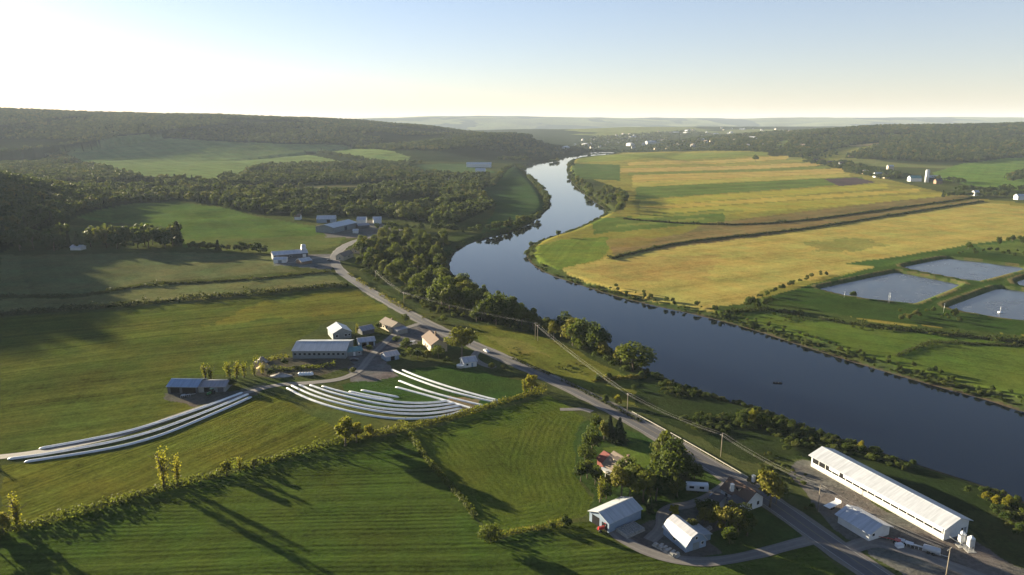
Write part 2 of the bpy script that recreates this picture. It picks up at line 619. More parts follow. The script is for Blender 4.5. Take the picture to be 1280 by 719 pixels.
# water
m, N, L, B = new_mat('river_water')
geo = N.new('ShaderNodeNewGeometry').outputs['Position']
mp = N.new('ShaderNodeMapping'); L.new(geo, mp.inputs[0]); mp.inputs['Scale'].default_value = (.25, .12, .2)
f = noise(N, L, mp.outputs[0], 1.0, 3, .5)
f2 = noise(N, L, geo, .02, 3, .5)
L.new(ramp(N, L, f2, [(.3, (.0015, .004, .009)), (.7, (.003, .006, .012))]), B.inputs['Base Color'])
mp2 = N.new('ShaderNodeMapping'); L.new(geo, mp2.inputs[0]); mp2.inputs['Rotation'].default_value = (0, 0, .6); mp2.inputs['Scale'].default_value = (.035, .008, .02)
L.new(ramp(N, L, noise(N, L, mp2.outputs[0], 1.0, 4, .6), [(.42, (.01, .01, .01)), (.70, (.06, .06, .06))]), B.inputs['Roughness'])
B.inputs['IOR'].default_value = 1.333
hsum = math_n(N, L, 'ADD', f, math_n(N, L, 'MULTIPLY', f2, 2.0))
L.new(bump(N, L, hsum, .03, .08), B.inputs['Normal'])
M['river_water'] = m
m, N, L, B = new_mat('pond_water')
geo = N.new('ShaderNodeNewGeometry').outputs['Position']
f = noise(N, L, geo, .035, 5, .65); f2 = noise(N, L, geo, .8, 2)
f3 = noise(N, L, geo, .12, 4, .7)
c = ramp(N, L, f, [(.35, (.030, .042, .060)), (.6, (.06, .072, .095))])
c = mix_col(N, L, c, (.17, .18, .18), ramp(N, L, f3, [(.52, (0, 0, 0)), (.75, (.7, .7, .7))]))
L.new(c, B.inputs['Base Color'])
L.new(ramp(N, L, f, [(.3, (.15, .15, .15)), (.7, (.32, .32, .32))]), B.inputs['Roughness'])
B.inputs['IOR'].default_value = 1.333
L.new(bump(N, L, f2, .15, .1), B.inputs['Normal'])
M['pond_water'] = m

# ground: land-cover colour and furrow coordinate come from the mesh, texture from world-space noise
m, N, L, B = new_mat('ground_cover')
geo = N.new('ShaderNodeNewGeometry').outputs['Position']
ac = N.new('ShaderNodeAttribute'); ac.attribute_name = 'cover'
ar = N.new('ShaderNodeAttribute'); ar.attribute_name = 'furrow'
aa = N.new('ShaderNodeAttribute'); aa.attribute_name = 'furrow_amount'
n1 = noise(N, L, geo, .018, 5, .6)
n2 = noise(N, L, geo, .11, 4, .65)
n3 = noise(N, L, geo, .8, 4, .7)
wob = math_n(N, L, 'MULTIPLY', math_n(N, L, 'SUBTRACT', n2, .5), 4.0)
ph = math_n(N, L, 'ADD', ar.outputs['Fac'], wob)
fur = math_n(N, L, 'SINE', ph)
n4 = noise(N, L, geo, .05, 3, .6)
famt = math_n(N, L, 'MULTIPLY', aa.outputs['Fac'], ramp(N, L, n4, [(.32, (.08, .08, .08)), (.68, (1, 1, 1))]))
furm = math_n(N, L, 'MULTIPLY', fur, famt)
v = math_n(N, L, 'ADD', math_n(N, L, 'MULTIPLY', math_n(N, L, 'SUBTRACT', n1, .5), 1.0), math_n(N, L, 'MULTIPLY', math_n(N, L, 'SUBTRACT', n2, .5), .75))
v = math_n(N, L, 'ADD', v, math_n(N, L, 'MULTIPLY', math_n(N, L, 'SUBTRACT', n3, .5), 1.35))
n5 = noise(N, L, geo, .32, 4, .7)
v = math_n(N, L, 'ADD', v, math_n(N, L, 'MULTIPLY', math_n(N, L, 'SUBTRACT', n5, .5), .8))
v = math_n(N, L, 'ADD', v, math_n(N, L, 'MULTIPLY', furm, .06))
def swath(scale, lo, hi):
    n = N.new('ShaderNodeTexNoise'); n.noise_dimensions = '1D'; n.inputs['Detail'].default_value = 3
    L.new(ph, n.inputs['W']); n.inputs['Scale'].default_value = scale
    return math_n(N, L, 'SUBTRACT', n.outputs['Fac'], .5)
sw = math_n(N, L, 'ADD', swath(.055, 0, 1), math_n(N, L, 'MULTIPLY', swath(.21, 0, 1), .8))
v = math_n(N, L, 'ADD', v, math_n(N, L, 'MULTIPLY', math_n(N, L, 'MULTIPLY', sw, aa.outputs['Fac']), 1.0))
v = math_n(N, L, 'ADD', v, 1.0)
v = math_n(N, L, 'MAXIMUM', v, .25)
vm = N.new('ShaderNodeVectorMath'); vm.operation = 'SCALE'
L.new(ac.outputs['Color'], vm.inputs[0]); L.new(v, vm.inputs['Scale'])
hue = N.new('ShaderNodeVectorMath'); hue.operation = 'MULTIPLY'
L.new(vm.outputs[0], hue.inputs[0])
L.new(ramp(N, L, noise(N, L, geo, .03, 5, .65), [(.3, (.84, 1.03, .97)), (.7, (1.15, .99, .95))]), hue.inputs[1])
L.new(hue.outputs[0], B.inputs['Base Color'])
B.inputs['Roughness'].default_value = .9
B.inputs['Specular IOR Level'].default_value = 0
b1 = bump(N, L, n3, .55, .45)
b2 = bump(N, L, noise(N, L, geo, 3.0, 3, .7), .6, .18, b1)
b3 = bump(N, L, furm, .42, .12, b2)
L.new(b3, B.inputs['Normal'])
M['ground'] = m

# ------------------------------------------------------------------ ground sheet
fields = []          # (polygon world, colour, furrow mode, spacing m, amount, edge noise m)


def field(px, col, furrow=None, spacing=3.5, amount=0.0, warp=1.2):
    fields.append((PP(px), col, furrow, spacing, amount, warp))


G_DARK = (.042, .082, .016)
G_LUSH = (.047, .069, .013)
G_OLIVE = (.068, .098, .017)
G_GOLD = (.130, .118, .026)
GOLD = (.315, .255, .072)
GOLD2 = (.300, .220, .062)
ROUGH = (.060, .070, .024)
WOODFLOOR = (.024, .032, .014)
BERM = (.034, .060, .014)
GRAVEL = (.135, .122, .112)

# left valley side
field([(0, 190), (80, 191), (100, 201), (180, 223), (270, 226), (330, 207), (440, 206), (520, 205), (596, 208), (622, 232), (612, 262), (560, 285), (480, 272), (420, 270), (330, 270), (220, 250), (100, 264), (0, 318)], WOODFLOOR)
field([(76, 192), (120, 181), (140, 171), (200, 172), (330, 179), (430, 181), (480, 187), (513, 196), (508, 204), (470, 206), (440, 203), (330, 206), (275, 224), (180, 221), (100, 202)], (.125, .165, .060), 'v', 30, .5, 6)
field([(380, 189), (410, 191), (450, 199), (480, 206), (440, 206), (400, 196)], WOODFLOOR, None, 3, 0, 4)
field([(285, 233), (340, 231), (520, 230), (520, 233), (340, 236), (290, 238)], (.14, .13, .06))
field([(500, 206), (590, 205), (620, 215), (600, 222), (530, 217)], (.065, .10, .04))
field([(600, 240), (640, 205), (655, 214), (680, 240), (686, 258), (668, 276), (640, 285), (600, 292), (620, 262)], (.042, .072, .026))
field([(95, 272), (125, 262), (170, 254), (225, 253), (290, 262), (340, 274), (400, 283), (440, 290), (425, 303), (395, 313), (335, 314), (280, 312), (228, 309), (212, 284), (150, 279)], (.070, .105, .026), 'v', 14, .4)
field([(230, 300), (330, 298), (430, 292), (425, 306), (400, 313), (330, 315), (235, 310)], (.09, .105, .032), 'v', 8, .3)
field([(0, 318), (240, 316), (330, 317), (372, 339), (300, 345), (180, 353), (90, 370), (0, 369)], (.098, .106, .046), 'h', 9, .35)
field([(0, 373), (95, 373), (182, 357), (320, 349), (412, 340), (432, 356), (250, 374), (120, 386), (0, 393)], (.118, .122, .050), 'h', 8, .3)
field([(0, 397), (120, 389), (250, 378), (436, 360), (484, 386), (500, 402), (410, 402), (362, 432), (320, 452), (300, 468), (215, 473), (205, 492), (330, 494), (130, 547), (0, 568)], (.070, .083, .017), ((60, 470), (380, 432)), 3.6, .9)
field([(330, 377), (436, 361), (486, 388), (440, 392), (350, 396), (250, 408)], (.105, .105, .020), ((340, 395), (470, 380)), 4, .6, 6)  # streak of low sunlight put into the ground colour
field([(0, 582), (30, 580), (160, 562), (318, 500), (360, 492), (440, 530), (432, 545), (300, 580), (120, 632), (0, 664)], (.090, .097, .017), 'h', 2.2, .9)
field([(330, 484), (368, 482), (430, 502), (520, 524), (600, 512), (655, 492), (675, 485), (684, 489), (640, 505), (520, 537), (430, 545), (410, 530)], (.080, .092, .026))
field([(430, 480), (520, 460), (580, 455), (620, 470), (668, 478), (650, 500), (560, 520), (500, 520), (430, 500)], (.036, .066, .016))
# near fields
field([(-30, 676), (120, 638), (300, 588), (430, 551), (512, 542), (548, 592), (600, 655), (614, 676), (700, 659), (742, 652), (770, 680), (850, 704), (910, 702), (1010, 681), (1062, 719), (1100, 760), (-40, 800)], G_LUSH, 'h', 2.2, .9)
field([(514, 541), (600, 517), (684, 494), (735, 522), (722, 545), (716, 575), (726, 606), (740, 626), (734, 645), (700, 656), (616, 668), (602, 652), (550, 592)], (.060, .080, .013), 'ring', 2.4, .6)
# around the near farm and the road
field([(735, 524), (800, 540), (870, 580), (960, 640), (1000, 672), (900, 700), (850, 700), (780, 680), (735, 645), (742, 620), (716, 590), (720, 550)], (.042, .068, .018))
field([(752, 560), (800, 552), (830, 566), (800, 590), (770, 570)], (.085, .115, .022))
field([(900, 672), (985, 640), (1000, 668), (930, 690)], (.04, .062, .016))
# strip between the road and the river
field([(440, 330), (480, 296), (560, 290), (598, 300), (560, 335), (575, 355), (640, 388), (700, 412), (800, 462), (780, 470), (700, 430), (640, 412), (590, 404), (520, 384), (470, 356)], (.040, .052, .018))
field([(585, 405), (640, 412), (700, 428), (770, 465), (830, 498), (800, 510), (730, 485), (660, 455), (600, 430)], (.100, .105, .020), 'h', 4, .5)
field([(600, 420), (640, 424), (690, 446), (640, 440)], (.14, .13, .034), None, 3, 0, 3)
field([(800, 462), (850, 482), (950, 514), (1080, 560), (1230, 609), (1330, 655), (1280, 700), (1100, 600), (1000, 575), (930, 580), (850, 535), (790, 505)], (.026, .038, .013), None, 3, 0, 3)
field([(1180, 640), (1260, 635), (1320, 700), (1280, 719), (1230, 670)], (.050, .060, .020))
# right-hand plain
field([(658, 318), (670, 303), (735, 278), (780, 262), (785, 240), (712, 215), (714, 200), (740, 194), (770, 191), (940, 189), (1100, 222), (1200, 246), (1290, 255), (1300, 340), (1280, 500), (1000, 430), (770, 368)], (.190, .170, .038), 'v', 16, .3)
GB = (.098, .132, .030)
for uL, a0, a1, uR, b0, b1, col in [(722, 194, 203, 960, 190, 194.5, (.14, .16, .035)), (786, 203, 207.5, 985, 194.5, 199, (.33, .25, .07)), (775, 207.5, 211, 1005, 199, 202.5, (.23, .21, .05)),
                                    (772, 211, 216, 1025, 202.5, 207, (.35, .25, .08)), (714, 205, 224, 775, 206, 226, (.075, .11, .03)), (785, 216, 219, 1040, 207, 210, (.13, .15, .035)),
                                    (790, 219, 228, 1055, 210, 216.5, (.34, .25, .07)), (790, 228, 234, 1062, 216.5, 221, (.29, .25, .06)), (795, 234, 250, 1078, 221, 229, GB),
                                    (800, 250, 258, 1110, 229, 235.5, (.27, .24, .045)), (800, 258, 263, 1150, 235.5, 240, (.35, .27, .06)), (800, 263, 277, 1200, 240, 246, (.26, .23, .045)),
                                    (742, 276, 293, 905, 262, 277, (.090, .125, .028)), (790, 270, 274, 930, 262, 265, (.19, .19, .04)), (770, 281, 284, 880, 272, 275, (.16, .17, .04))]:
    field([(uL, a0), (uR, b0), (uR, b1), (uL, a1)], col, ((uL, a0), (uR, b0)), 14, .4, 2.5)
field([(1030, 224), (1070, 222), (1096, 228), (1050, 233)], (.075, .055, .060))
field([(880, 280), (1000, 265), (1110, 252), (1205, 243), (1215, 248), (1100, 262), (960, 282), (850, 294)], (.150, .115, .048), 'v', 7, .4)
field([(840, 294), (960, 280), (1120, 262), (1225, 249), (1232, 252), (1110, 270), (1000, 288), (850, 312), (770, 324), (762, 308)], (.170, .125, .052), 'v', 6, .4)
field([(664, 312), (700, 300), (760, 296), (765, 306), (755, 322), (700, 338), (676, 334), (662, 324)], (.120, .155, .028), 'v', 6, .5)
field([(756, 300), (800, 296), (822, 300), (800, 308), (762, 309)], (.190, .145, .045))
field([(700, 338), (760, 322), (840, 310), (1000, 289), (1110, 271), (1225, 253), (1290, 258), (1300, 290), (1230, 306), (1120, 330), (1040, 345), (960, 362), (935, 380), (890, 392), (820, 384), (770, 370), (716, 350)], GOLD, ((770, 335), (1150, 285)), 9, .35, 3)
field([(720, 336), (800, 322), (900, 318), (880, 350), (780, 352)], (.290, .215, .065), ((770, 335), (1150, 285)), 9, .3, 6)
field([(1005, 305), (1050, 298), (1090, 300), (1110, 308), (1050, 316), (1015, 313)], (.200, .190, .055), None, 3, 0, 8)
field([(930, 378), (1000, 360), (1100, 332), (1190, 312), (1300, 300), (1300, 420), (1200, 412), (1080, 398), (960, 384)], BERM)
field([(1055, 330), (1140, 318), (1220, 304), (1300, 296), (1300, 312), (1200, 316), (1100, 334)], (.05, .085, .02))
field([(1222, 307), (1300, 300), (1300, 320), (1235, 316)], (.10, .135, .03))
field([(890, 394), (940, 383), (1000, 386), (1090, 402), (1190, 414), (1300, 425), (1300, 506), (1230, 492), (1150, 472), (1080, 450), (1000, 424), (940, 404)], (.078, .112, .020), ((960, 400), (1250, 440)), 3.4, .4)
field([(880, 391), (935, 378), (1010, 386), (1100, 404), (1300, 420), (1300, 434), (1150, 416), (1040, 404), (940, 392)], (.050, .070, .018), None, 3, 0, 3)
field([(1140, 432), (1168, 429), (1240, 432), (1290, 434), (1290, 430), (1168, 426)], (.035, .05, .015))
# right hills
field([(1165, 216), (1200, 205), (1255, 198), (1300, 196), (1300, 240), (1210, 232), (1170, 222)], (.100, .160, .030), 'v', 14, .4)
field([(1005, 197), (1040, 187), (1075, 180), (1105, 178), (1080, 188), (1040, 203), (1010, 203)], (.17, .17, .045))
field([(1060, 182), (1100, 178.5), (1106, 180), (1075, 183)], (.32, .24, .12))
field([(968, 178), (985, 175), (985, 186), (968, 190)], (.13, .16, .045))
# farmyards
field([(1000, 575), (1040, 585), (1110, 640), (1215, 670), (1250, 690), (1290, 719), (1300, 760), (1130, 719), (1060, 672), (1010, 625), (980, 590)], GRAVEL, None, 3, 0, 2)
field([(765, 666), (800, 655), (830, 640), (870, 622), (905, 628), (900, 650), (880, 668), (905, 690), (860, 700), (790, 684)], (.105, .095, .085), None, 3, 0, 2)
field([(432, 452), (440, 440), (478, 425), (520, 404), (560, 412), (560, 420), (500, 430), (480, 450), (500, 470), (470, 476), (440, 476)], (.130, .120, .118), None, 3, 0, 1.5)
field([(318, 450), (360, 446), (440, 448), (444, 456), (400, 470), (340, 474), (320, 468)], (.085, .075, .055), None, 3, 0, 1.5)
field([(205, 492), (290, 488), (330, 480), (322, 494), (240, 508), (205, 500)], (.095, .088, .075), None, 3, 0, 1.5)
field([(340, 320), (380, 318), (412, 318), (420, 326), (415, 338), (385, 334), (345, 332)], (.13, .13, .13), None, 3, 0, 2)
field([(396, 282), (470, 275), (490, 285), (470, 298), (410, 297)], (.14, .13, .12), None, 3, 0, 3)
field([(560, 495), (600, 500), (590, 515), (555, 520)], (.19, .14, .08), None, 3, 0, 1)


def make_ground():
    ang = np.concatenate([np.arange(-180, -46, 3.0), np.arange(-46, 46.01, 0.085), np.arange(49, 180, 3.0)])
    ang = np.radians(ang)
    rs = [0.0, 30.0, 60, 90, 110]
    r = 125.0
    while r < 16900:
        rs.append(r)
        dr = r * r / CAM_H / 800 * 1.25
        if r < 6000: dr = min(max(dr, .28), 22)
        elif r < 16000: dr = 70
        else: dr = 200
        r += dr
    rs = np.array(rs)
    A, RR = np.meshgrid(ang, rs)
    x = (np.sin(A) * RR).ravel(); y = (np.cos(A) * RR).ravel()
    na, nr = len(ang), len(rs)
    z = np.concatenate([H(x[i:i + 200000], y[i:i + 200000]) for i in range(0, len(x), 200000)])
    rr = np.hypot(x, y)
    # land cover
    c = np.empty((len(x), 3)); c[:] = ROUGH
    fu = np.zeros(len(x)); fa = np.zeros(len(x))
    # far patchwork of woods and fields
    far = rr > 2200
    cell = vnoise(x / 420 + 3 * vnoise(x / 900, y / 900, 5), y / 700, 31)
    patch = fbm(x / 900, y / 1500, 61, 4)
    wood = np.array([.034, .046, .022]); fld = np.array([.135, .145, .050])
    k = smooth(.46, .50, patch)[:, None]
    c2 = wood + (fld * (.6 + .8 * cell[:, None]) - wood) * k
    k = k * ((x > 250) | (y > 5200))[:, None]
    c2 = wood + (fld * (.6 + .8 * cell[:, None]) - wood) * k
    c = np.where(far[:, None], c2, c)
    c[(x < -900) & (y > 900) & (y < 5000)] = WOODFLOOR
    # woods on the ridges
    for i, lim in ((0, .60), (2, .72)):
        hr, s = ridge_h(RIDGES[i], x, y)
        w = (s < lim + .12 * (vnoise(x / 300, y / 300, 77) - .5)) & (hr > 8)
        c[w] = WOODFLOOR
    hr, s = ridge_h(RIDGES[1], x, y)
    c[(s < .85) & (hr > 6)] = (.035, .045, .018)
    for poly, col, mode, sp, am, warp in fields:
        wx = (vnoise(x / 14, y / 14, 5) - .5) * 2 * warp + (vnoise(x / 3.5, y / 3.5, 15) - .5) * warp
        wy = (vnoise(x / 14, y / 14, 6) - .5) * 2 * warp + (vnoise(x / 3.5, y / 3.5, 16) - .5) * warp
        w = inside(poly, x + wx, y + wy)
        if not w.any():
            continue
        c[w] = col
        fa[w] = am
        if mode:
            if mode == 'ring':
                q = edge_dist(poly, x[w], y[w])
            elif isinstance(mode, tuple):
                pa, pb = P(*mode[0]), P(*mode[1])
                d = (pb - pa) / np.hypot(*(pb - pa))
                q = x[w] * -d[1] + y[w] * d[0]
                q = q + 6 * (vnoise(x[w] / 70, y[w] / 70, 90) - .5)
            else:
                e = np.roll(poly, -1, 0) - poly
                ln = np.hypot(e[:, 0], e[:, 1])
                sel = np.argsort(-ln)
                d = e[sel[0]] / ln[sel[0]]
                if mode == 'v':                       # along the longest edge that is not the first
                    d = d
                q = x[w] * -d[1] + y[w] * d[0]
                q = q + 6 * (vnoise(x[w] / 70, y[w] / 70, 90) - .5)
            fu[w] = q * 2 * math.pi / sp
    # banks
    bb = (x > RIVER[:, 0].min() - 60) & (x < RIVER[:, 0].max() + 60) & (y > 100) & (y < RIVER[:, 1].max() + 60)
    idx = np.where(bb)[0]
    d = edge_dist(RIVER, x[idx], y[idx]); ins = inside(RIVER, x[idx], y[idx])
    near = idx[(~ins) & (d < 5 + 6 * vnoise(x[idx] / 20, y[idx] / 20, 8))]
    c[near] = (.045, .060, .020); fa[near] = 0
    mud = idx[ins | (d < .8 + 1.8 * vnoise(x[idx] / 9, y[idx] / 9, 12))]
    c[mud] = (.07, .058, .04)
    for p in PONDS:
        bb = (x > p[:, 0].min() - 30) & (x < p[:, 0].max() + 30) & (y > p[:, 1].min() - 30) & (y < p[:, 1].max() + 30)
        idx = np.where(bb)[0]
        d = edge_dist(p, x[idx], y[idx]); ins = inside(p, x[idx], y[idx])
        c[idx[(d < 3.4) | ins]] = (.066, .085, .028)
        c[idx[(d > 3) & (d < 6.5) & ~ins & (vnoise(x[idx] / 9, y[idx] / 9, 3) > .35)]] = (.120, .105, .045)
        fa[idx[(d < 20)]] = 0
    ii = np.arange(nr - 1)[:, None] * na
    jj = np.arange(na)[None, :]
    j2 = (jj + 1) % na
    F = np.stack([ii + jj, ii + j2, ii + na + j2, ii + na + jj], -1).reshape(-1, 4)[:, ::-1]
    me = np_mesh('ground', np.stack([x, y, z], 1), F, M['ground'], smooth_sh=True)
    a = me.attributes.new('cover', 'FLOAT_COLOR', 'POINT')
    a.data.foreach_set('color', np.concatenate([c, np.ones((len(x), 1))], 1).astype(np.float32).ravel())
    a = me.attributes.new('furrow', 'FLOAT', 'POINT'); a.data.foreach_set('value', fu.astype(np.float32))
    a = me.attributes.new('furrow_amount', 'FLOAT', 'POINT'); a.data.foreach_set('value', fa.astype(np.float32))
    o = link(bpy.data.objects.new('ground', me))
    tag(o, kind='structure', label='patchwork of green and golden farm fields on the valley floor')
    return o


make_ground()


def sheet(name, poly, z, mat, label):
    me = bpy.data.meshes.new(name)
    import bmesh
    bm = bmesh.new()
    vs = [bm.verts.new((p[0], p[1], z)) for p in poly]
    f = bm.faces.new(vs)
    f.normal_update()
    if f.normal.z < 0: f.normal_flip()
    bmesh.ops.triangulate(bm, faces=[f])
    bm.to_mesh(me); bm.free()
    me.materials.append(mat)
    o = link(bpy.data.objects.new(name, me))
    return tag(o, label, kind='structure')


sheet('river', RIVER, RIVER_Z, M['river_water'], 'wide calm river winding through the valley')
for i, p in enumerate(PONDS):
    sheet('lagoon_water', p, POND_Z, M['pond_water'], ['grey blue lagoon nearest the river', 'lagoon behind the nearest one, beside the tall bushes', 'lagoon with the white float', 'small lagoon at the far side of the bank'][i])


def resample(pts, step, closed=False):
    pts = smooth_poly(pts, 3, closed)
    d = np.concatenate([[0], np.cumsum(np.hypot(*np.diff(pts, axis=0).T))])
    n = max(int(d[-1] / step), 2)
    s = np.linspace(0, d[-1], n + 1)
    return np.stack([np.interp(s, d, pts[:, 0]), np.interp(s, d, pts[:, 1])], 1)


def strip(name, px, width, mat, lift, label, step=2.0, world=None, offset=0.0):
    pts = resample(PP(px) if world is None else world, step)
    t = np.gradient(pts, axis=0); t /= np.hypot(t[:, 0], t[:, 1])[:, None]
    nrm = np.stack([-t[:, 1], t[:, 0]], 1)
    ks = np.linspace(-1, 1, 7)
    V = []; A = []
    for k in ks:
        wob = 0.12 * width * (vnoise(pts[:, 0] / 6, pts[:, 1] / 6, int(9 + k * 3)) - .5) * (abs(k) > .9) if mat is not M['asphalt'] else 0
        q = pts + nrm * (offset + (k * width / 2 + wob))[:, None] if not np.isscalar(wob) else pts + nrm * (offset + k * width / 2)
        z = H(q[:, 0], q[:, 1]) + lift
        V.append(np.stack([q[:, 0], q[:, 1], z], 1)); A.append(np.full(len(q), k))
    V = np.array(V); n = len(pts)
    zz = V[:, :, 2]
    V[:, :, 2] = zz.mean(0)[None, :] * .6 + zz * .4 + .05
    idx = np.arange(7 * n).reshape(7, n)
    F = np.stack([idx[:-1, :-1], idx[:-1, 1:], idx[1:, 1:], idx[1:, :-1]], -1).reshape(-1, 4)[:, ::-1]
    me = np_mesh(name, V.reshape(-1, 3), F, mat, smooth_sh=True)
    a = me.attributes.new('across', 'FLOAT', 'POINT'); a.data.foreach_set('value', np.concatenate(A).astype(np.float32))
    o = link(bpy.data.objects.new(name, me))
    return tag(o, label, kind='structure')


ROAD = [(1175, 775), (1130, 742), (1085, 712), (1020, 668), (965, 628), (905, 592), (850, 559), (790, 525), (740, 498), (690, 474), (640, 452), (600, 435), (560, 417),
        (530, 403), (500, 386), (470, 369), (440, 351), (424, 338), (417, 327), (421, 315), (436, 304), (458, 297), (482, 291), (500, 287)]
ROADW = PP(ROAD)
strip('road_shoulder', None, 9.6, M['shoulder'], .02, 'gravel shoulder along the paved valley road', world=ROADW)
strip('road', None, 7.0, M['asphalt'], .05, 'grey paved two lane road along the river', world=ROADW)
TRK = 'track'
strip('farm_track', [(528, 404), (500, 412), (482, 428), (462, 446), (452, 462), (430, 474), (390, 479), (345, 481), (318, 488), (290, 497), (230, 517), (165, 540), (100, 556), (40, 567), (-30, 574)], 4.2, M[TRK], .03, 'gravel track past the barn to the white silage tubes')
strip('driveway', [(1018, 674), (985, 682), (940, 694), (900, 702), (865, 703), (830, 697), (800, 686), (775, 672), (768, 664)], 4.2, M[TRK], .03, 'pale gravel drive curving round the near farm')
strip('driveway', [(915, 600), (900, 612), (885, 622), (860, 632), (838, 634), (826, 642), (830, 660), (812, 676)], 4.0, M[TRK], .034, 'dirt drive between the white trailer and the barns')
strip('driveway', [(1050, 694), (1066, 684), (1090, 676), (1140, 690), (1200, 712), (1260, 735)], 5.0, M[TRK], .03, 'gravel yard drive beside the long white barn')
strip('driveway', [(412, 322), (395, 322), (370, 328), (345, 330)], 5.0, M[TRK], .03, 'drive to the low white barn by the road bend')
strip('driveway', [(598, 438), (590, 448), (604, 456), (618, 460)], 4.0, M[TRK], .03, 'short drive to the small blue roofed house')
strip('farm_track', [(740, 515), (728, 511), (716, 512), (700, 512)], 3.0, M[TRK], .03, 'short field entrance off the paved road')
# painted lines
cm = plain('road_paint', (.30, .24, .10), .7, .2, 2)
strip('centre_line', None, .14, cm, .075, 'worn yellow line along the middle of the road', world=ROADW[:17])
wm_ = plain('edge_paint', (.38, .37, .35), .7, .25, 2)
strip('edge_line', None, .16, wm_, .072, 'worn white line along the river edge of the road', world=ROADW[:17], offset=-3.2)
strip('edge_line', None, .16, wm_, .072, 'worn white line along the field edge of the road', world=ROADW[:17], offset=3.2)

# ------------------------------------------------------------------ trees
def quads_from(cent, nrm, size, r, aspect=1.0):
    """one small leaf-clump quad per centre"""
    n = len(cent)
    a = r.normal(size=(n, 3)); a -= (a * nrm).sum(1)[:, None] * nrm
    a /= np.linalg.norm(a, axis=1)[:, None] + 1e-9
    b = np.cross(nrm, a)
    s = (size * r.uniform(.65, 1.35, n))[:, None]
    j = lambda: r.uniform(.7, 1.2, (n, 1))
    V = np.stack([cent - a * s * j() - b * s * aspect * .3, cent + b * s * aspect * -1 * j() + a * s * .2, cent + a * s * j() + b * s * aspect * .3, cent + b * s * aspect * j() - a * s * .2], 1)
    F = np.arange(4 * n).reshape(n, 4)
    return V.reshape(-1, 3), F


def crown_mesh(name, mat, seed, h=10.0, rad=3.6, base=.16, nc=22, nl=60, leaf=.42, shape='round'):
    r = np.random.default_rng(seed)
    C = []; Nn = []
    zc = h * (base + 1) / 2; hz = h * (1 - base) / 2
    if shape in ('round', 'tall', 'bush'):
        lob = r.normal(size=(nc, 3)); lob /= np.linalg.norm(lob, axis=1)[:, None]
        lob[:, 2] = np.where(lob[:, 2] < -.5, -lob[:, 2] * .5, lob[:, 2])
        rr = r.uniform(.35, .86, nc)[:, None]
        cl = lob * rr * np.array([rad, rad, hz]) + np.array([0, 0, zc])
        cl[:, :2] += r.normal(size=2) * rad * .08
        cr = rad * r.uniform(.30, .52, nc)
        for k in range(nc):
            d = r.normal(size=(nl, 3)); d /= np.linalg.norm(d, axis=1)[:, None]
            p = cl[k] + d * cr[k] * r.uniform(.55, 1.12, nl)[:, None] * np.array([1, 1, .85])
            keep = np.ones(nl, bool)
            for q in range(nc):
                if q != k:
                    keep &= np.linalg.norm(p - cl[q], axis=1) > cr[q] * .62
            keep &= p[:, 2] > .25
            p = p[keep]; d = d[keep]
            o = p - np.array([0, 0, zc * .8]); o /= np.linalg.norm(o, axis=1)[:, None] + 1e-9
            nn = .55 * d + .3 * o + .55 * r.normal(size=d.shape)
            C.append(p); Nn.append(nn)
    elif shape == 'cone':
        n = nc * nl
        t = r.uniform(0, 1, n) ** 1.35
        lay = np.floor(t * 11) / 11
        z = h * (base + (1 - base) * t)
        wid = rad * (1 - t) * (.72 + .4 * (1 - (t - lay) * 11)) * r.uniform(.35, 1.08, n)
        th = r.uniform(0, 2 * math.pi, n)
        wid *= 1 + .22 * np.sin(th * 5 + lay * 40)
        p = np.stack([wid * np.cos(th), wid * np.sin(th), z - .12 * wid], 1)
        d = np.stack([np.cos(th), np.sin(th), np.full(n, .8)], 1)
        C.append(p); Nn.append(d + .5 * r.normal(size=d.shape))
    elif shape == 'wispy':
        for k in range(nc):
            th = r.uniform(0, 2 * math.pi); lean = r.uniform(.05, .4)
            L = r.uniform(.45, 1.0) * h
            t = r.uniform(.25, 1, nl)
            p = np.stack([np.cos(th) * lean * t * rad * 2, np.sin(th) * lean * t * rad * 2, t * L], 1) + r.normal(size=(nl, 3)) * rad * .17
            C.append(p); Nn.append(r.normal(size=(nl, 3)) + np.array([0, 0, .3]))
    C = np.concatenate(C); Nn = np.concatenate(Nn)
    Nn /= np.linalg.norm(Nn, axis=1)[:, None] + 1e-9
    V, F = quads_from(C, Nn, leaf, r)
    return np_mesh(name, V, F, mat)


def trunk_mesh(name, seed, h=10.0, r0=.22, limbs=5, top=.7):
    r = random.Random(seed)
    mb = MB()
    bend = [(r.uniform(-.15, .15) * k, r.uniform(-.15, .15) * k) for k in range(5)]
    pts = [(bend[k][0], bend[k][1], -.25 + (h * top + .25) * k / 4) for k in range(5)]
    mb.tube(pts, [r0 * 1.35, r0, r0 * .8, r0 * .55, r0 * .25], 7)
    for i in range(limbs):
        t = r.uniform(.3, .8); z = h * top * t
        th = r.uniform(0, 6.28); L = h * r.uniform(.16, .28)
        mb.tube([(bend[2][0], bend[2][1], z), (math.cos(th) * L * .5, math.sin(th) * L * .5, z + L * .45), (math.cos(th) * L, math.sin(th) * L, z + L * .9)], [r0 * .45, r0 * .3, r0 * .1], 5)
    return mb.mesh(name, M['bark'])


# kinds: (crown variants, trunk variants); every prototype is 10 m tall
KIND = {}
def kind(key, nm, mats, shape, rad, nc, nl, leaf, base, n=3, limbs=5, top=.7):
    KIND[key] = dict(name=nm, crowns=[crown_mesh('crown', M[mats[i % len(mats)]], 100 + hash_s(key) + i, 10, rad * (1 + .12 * (i - 1)), base, nc, nl, leaf, shape) for i in range(n)],
                     trunks=[trunk_mesh('trunk', 50 + i, limbs=limbs, top=top) for i in range(n)], proto=[None] * n)


def hash_s(s):
    return sum(ord(c) * (i + 3) for i, c in enumerate(s)) % 1000


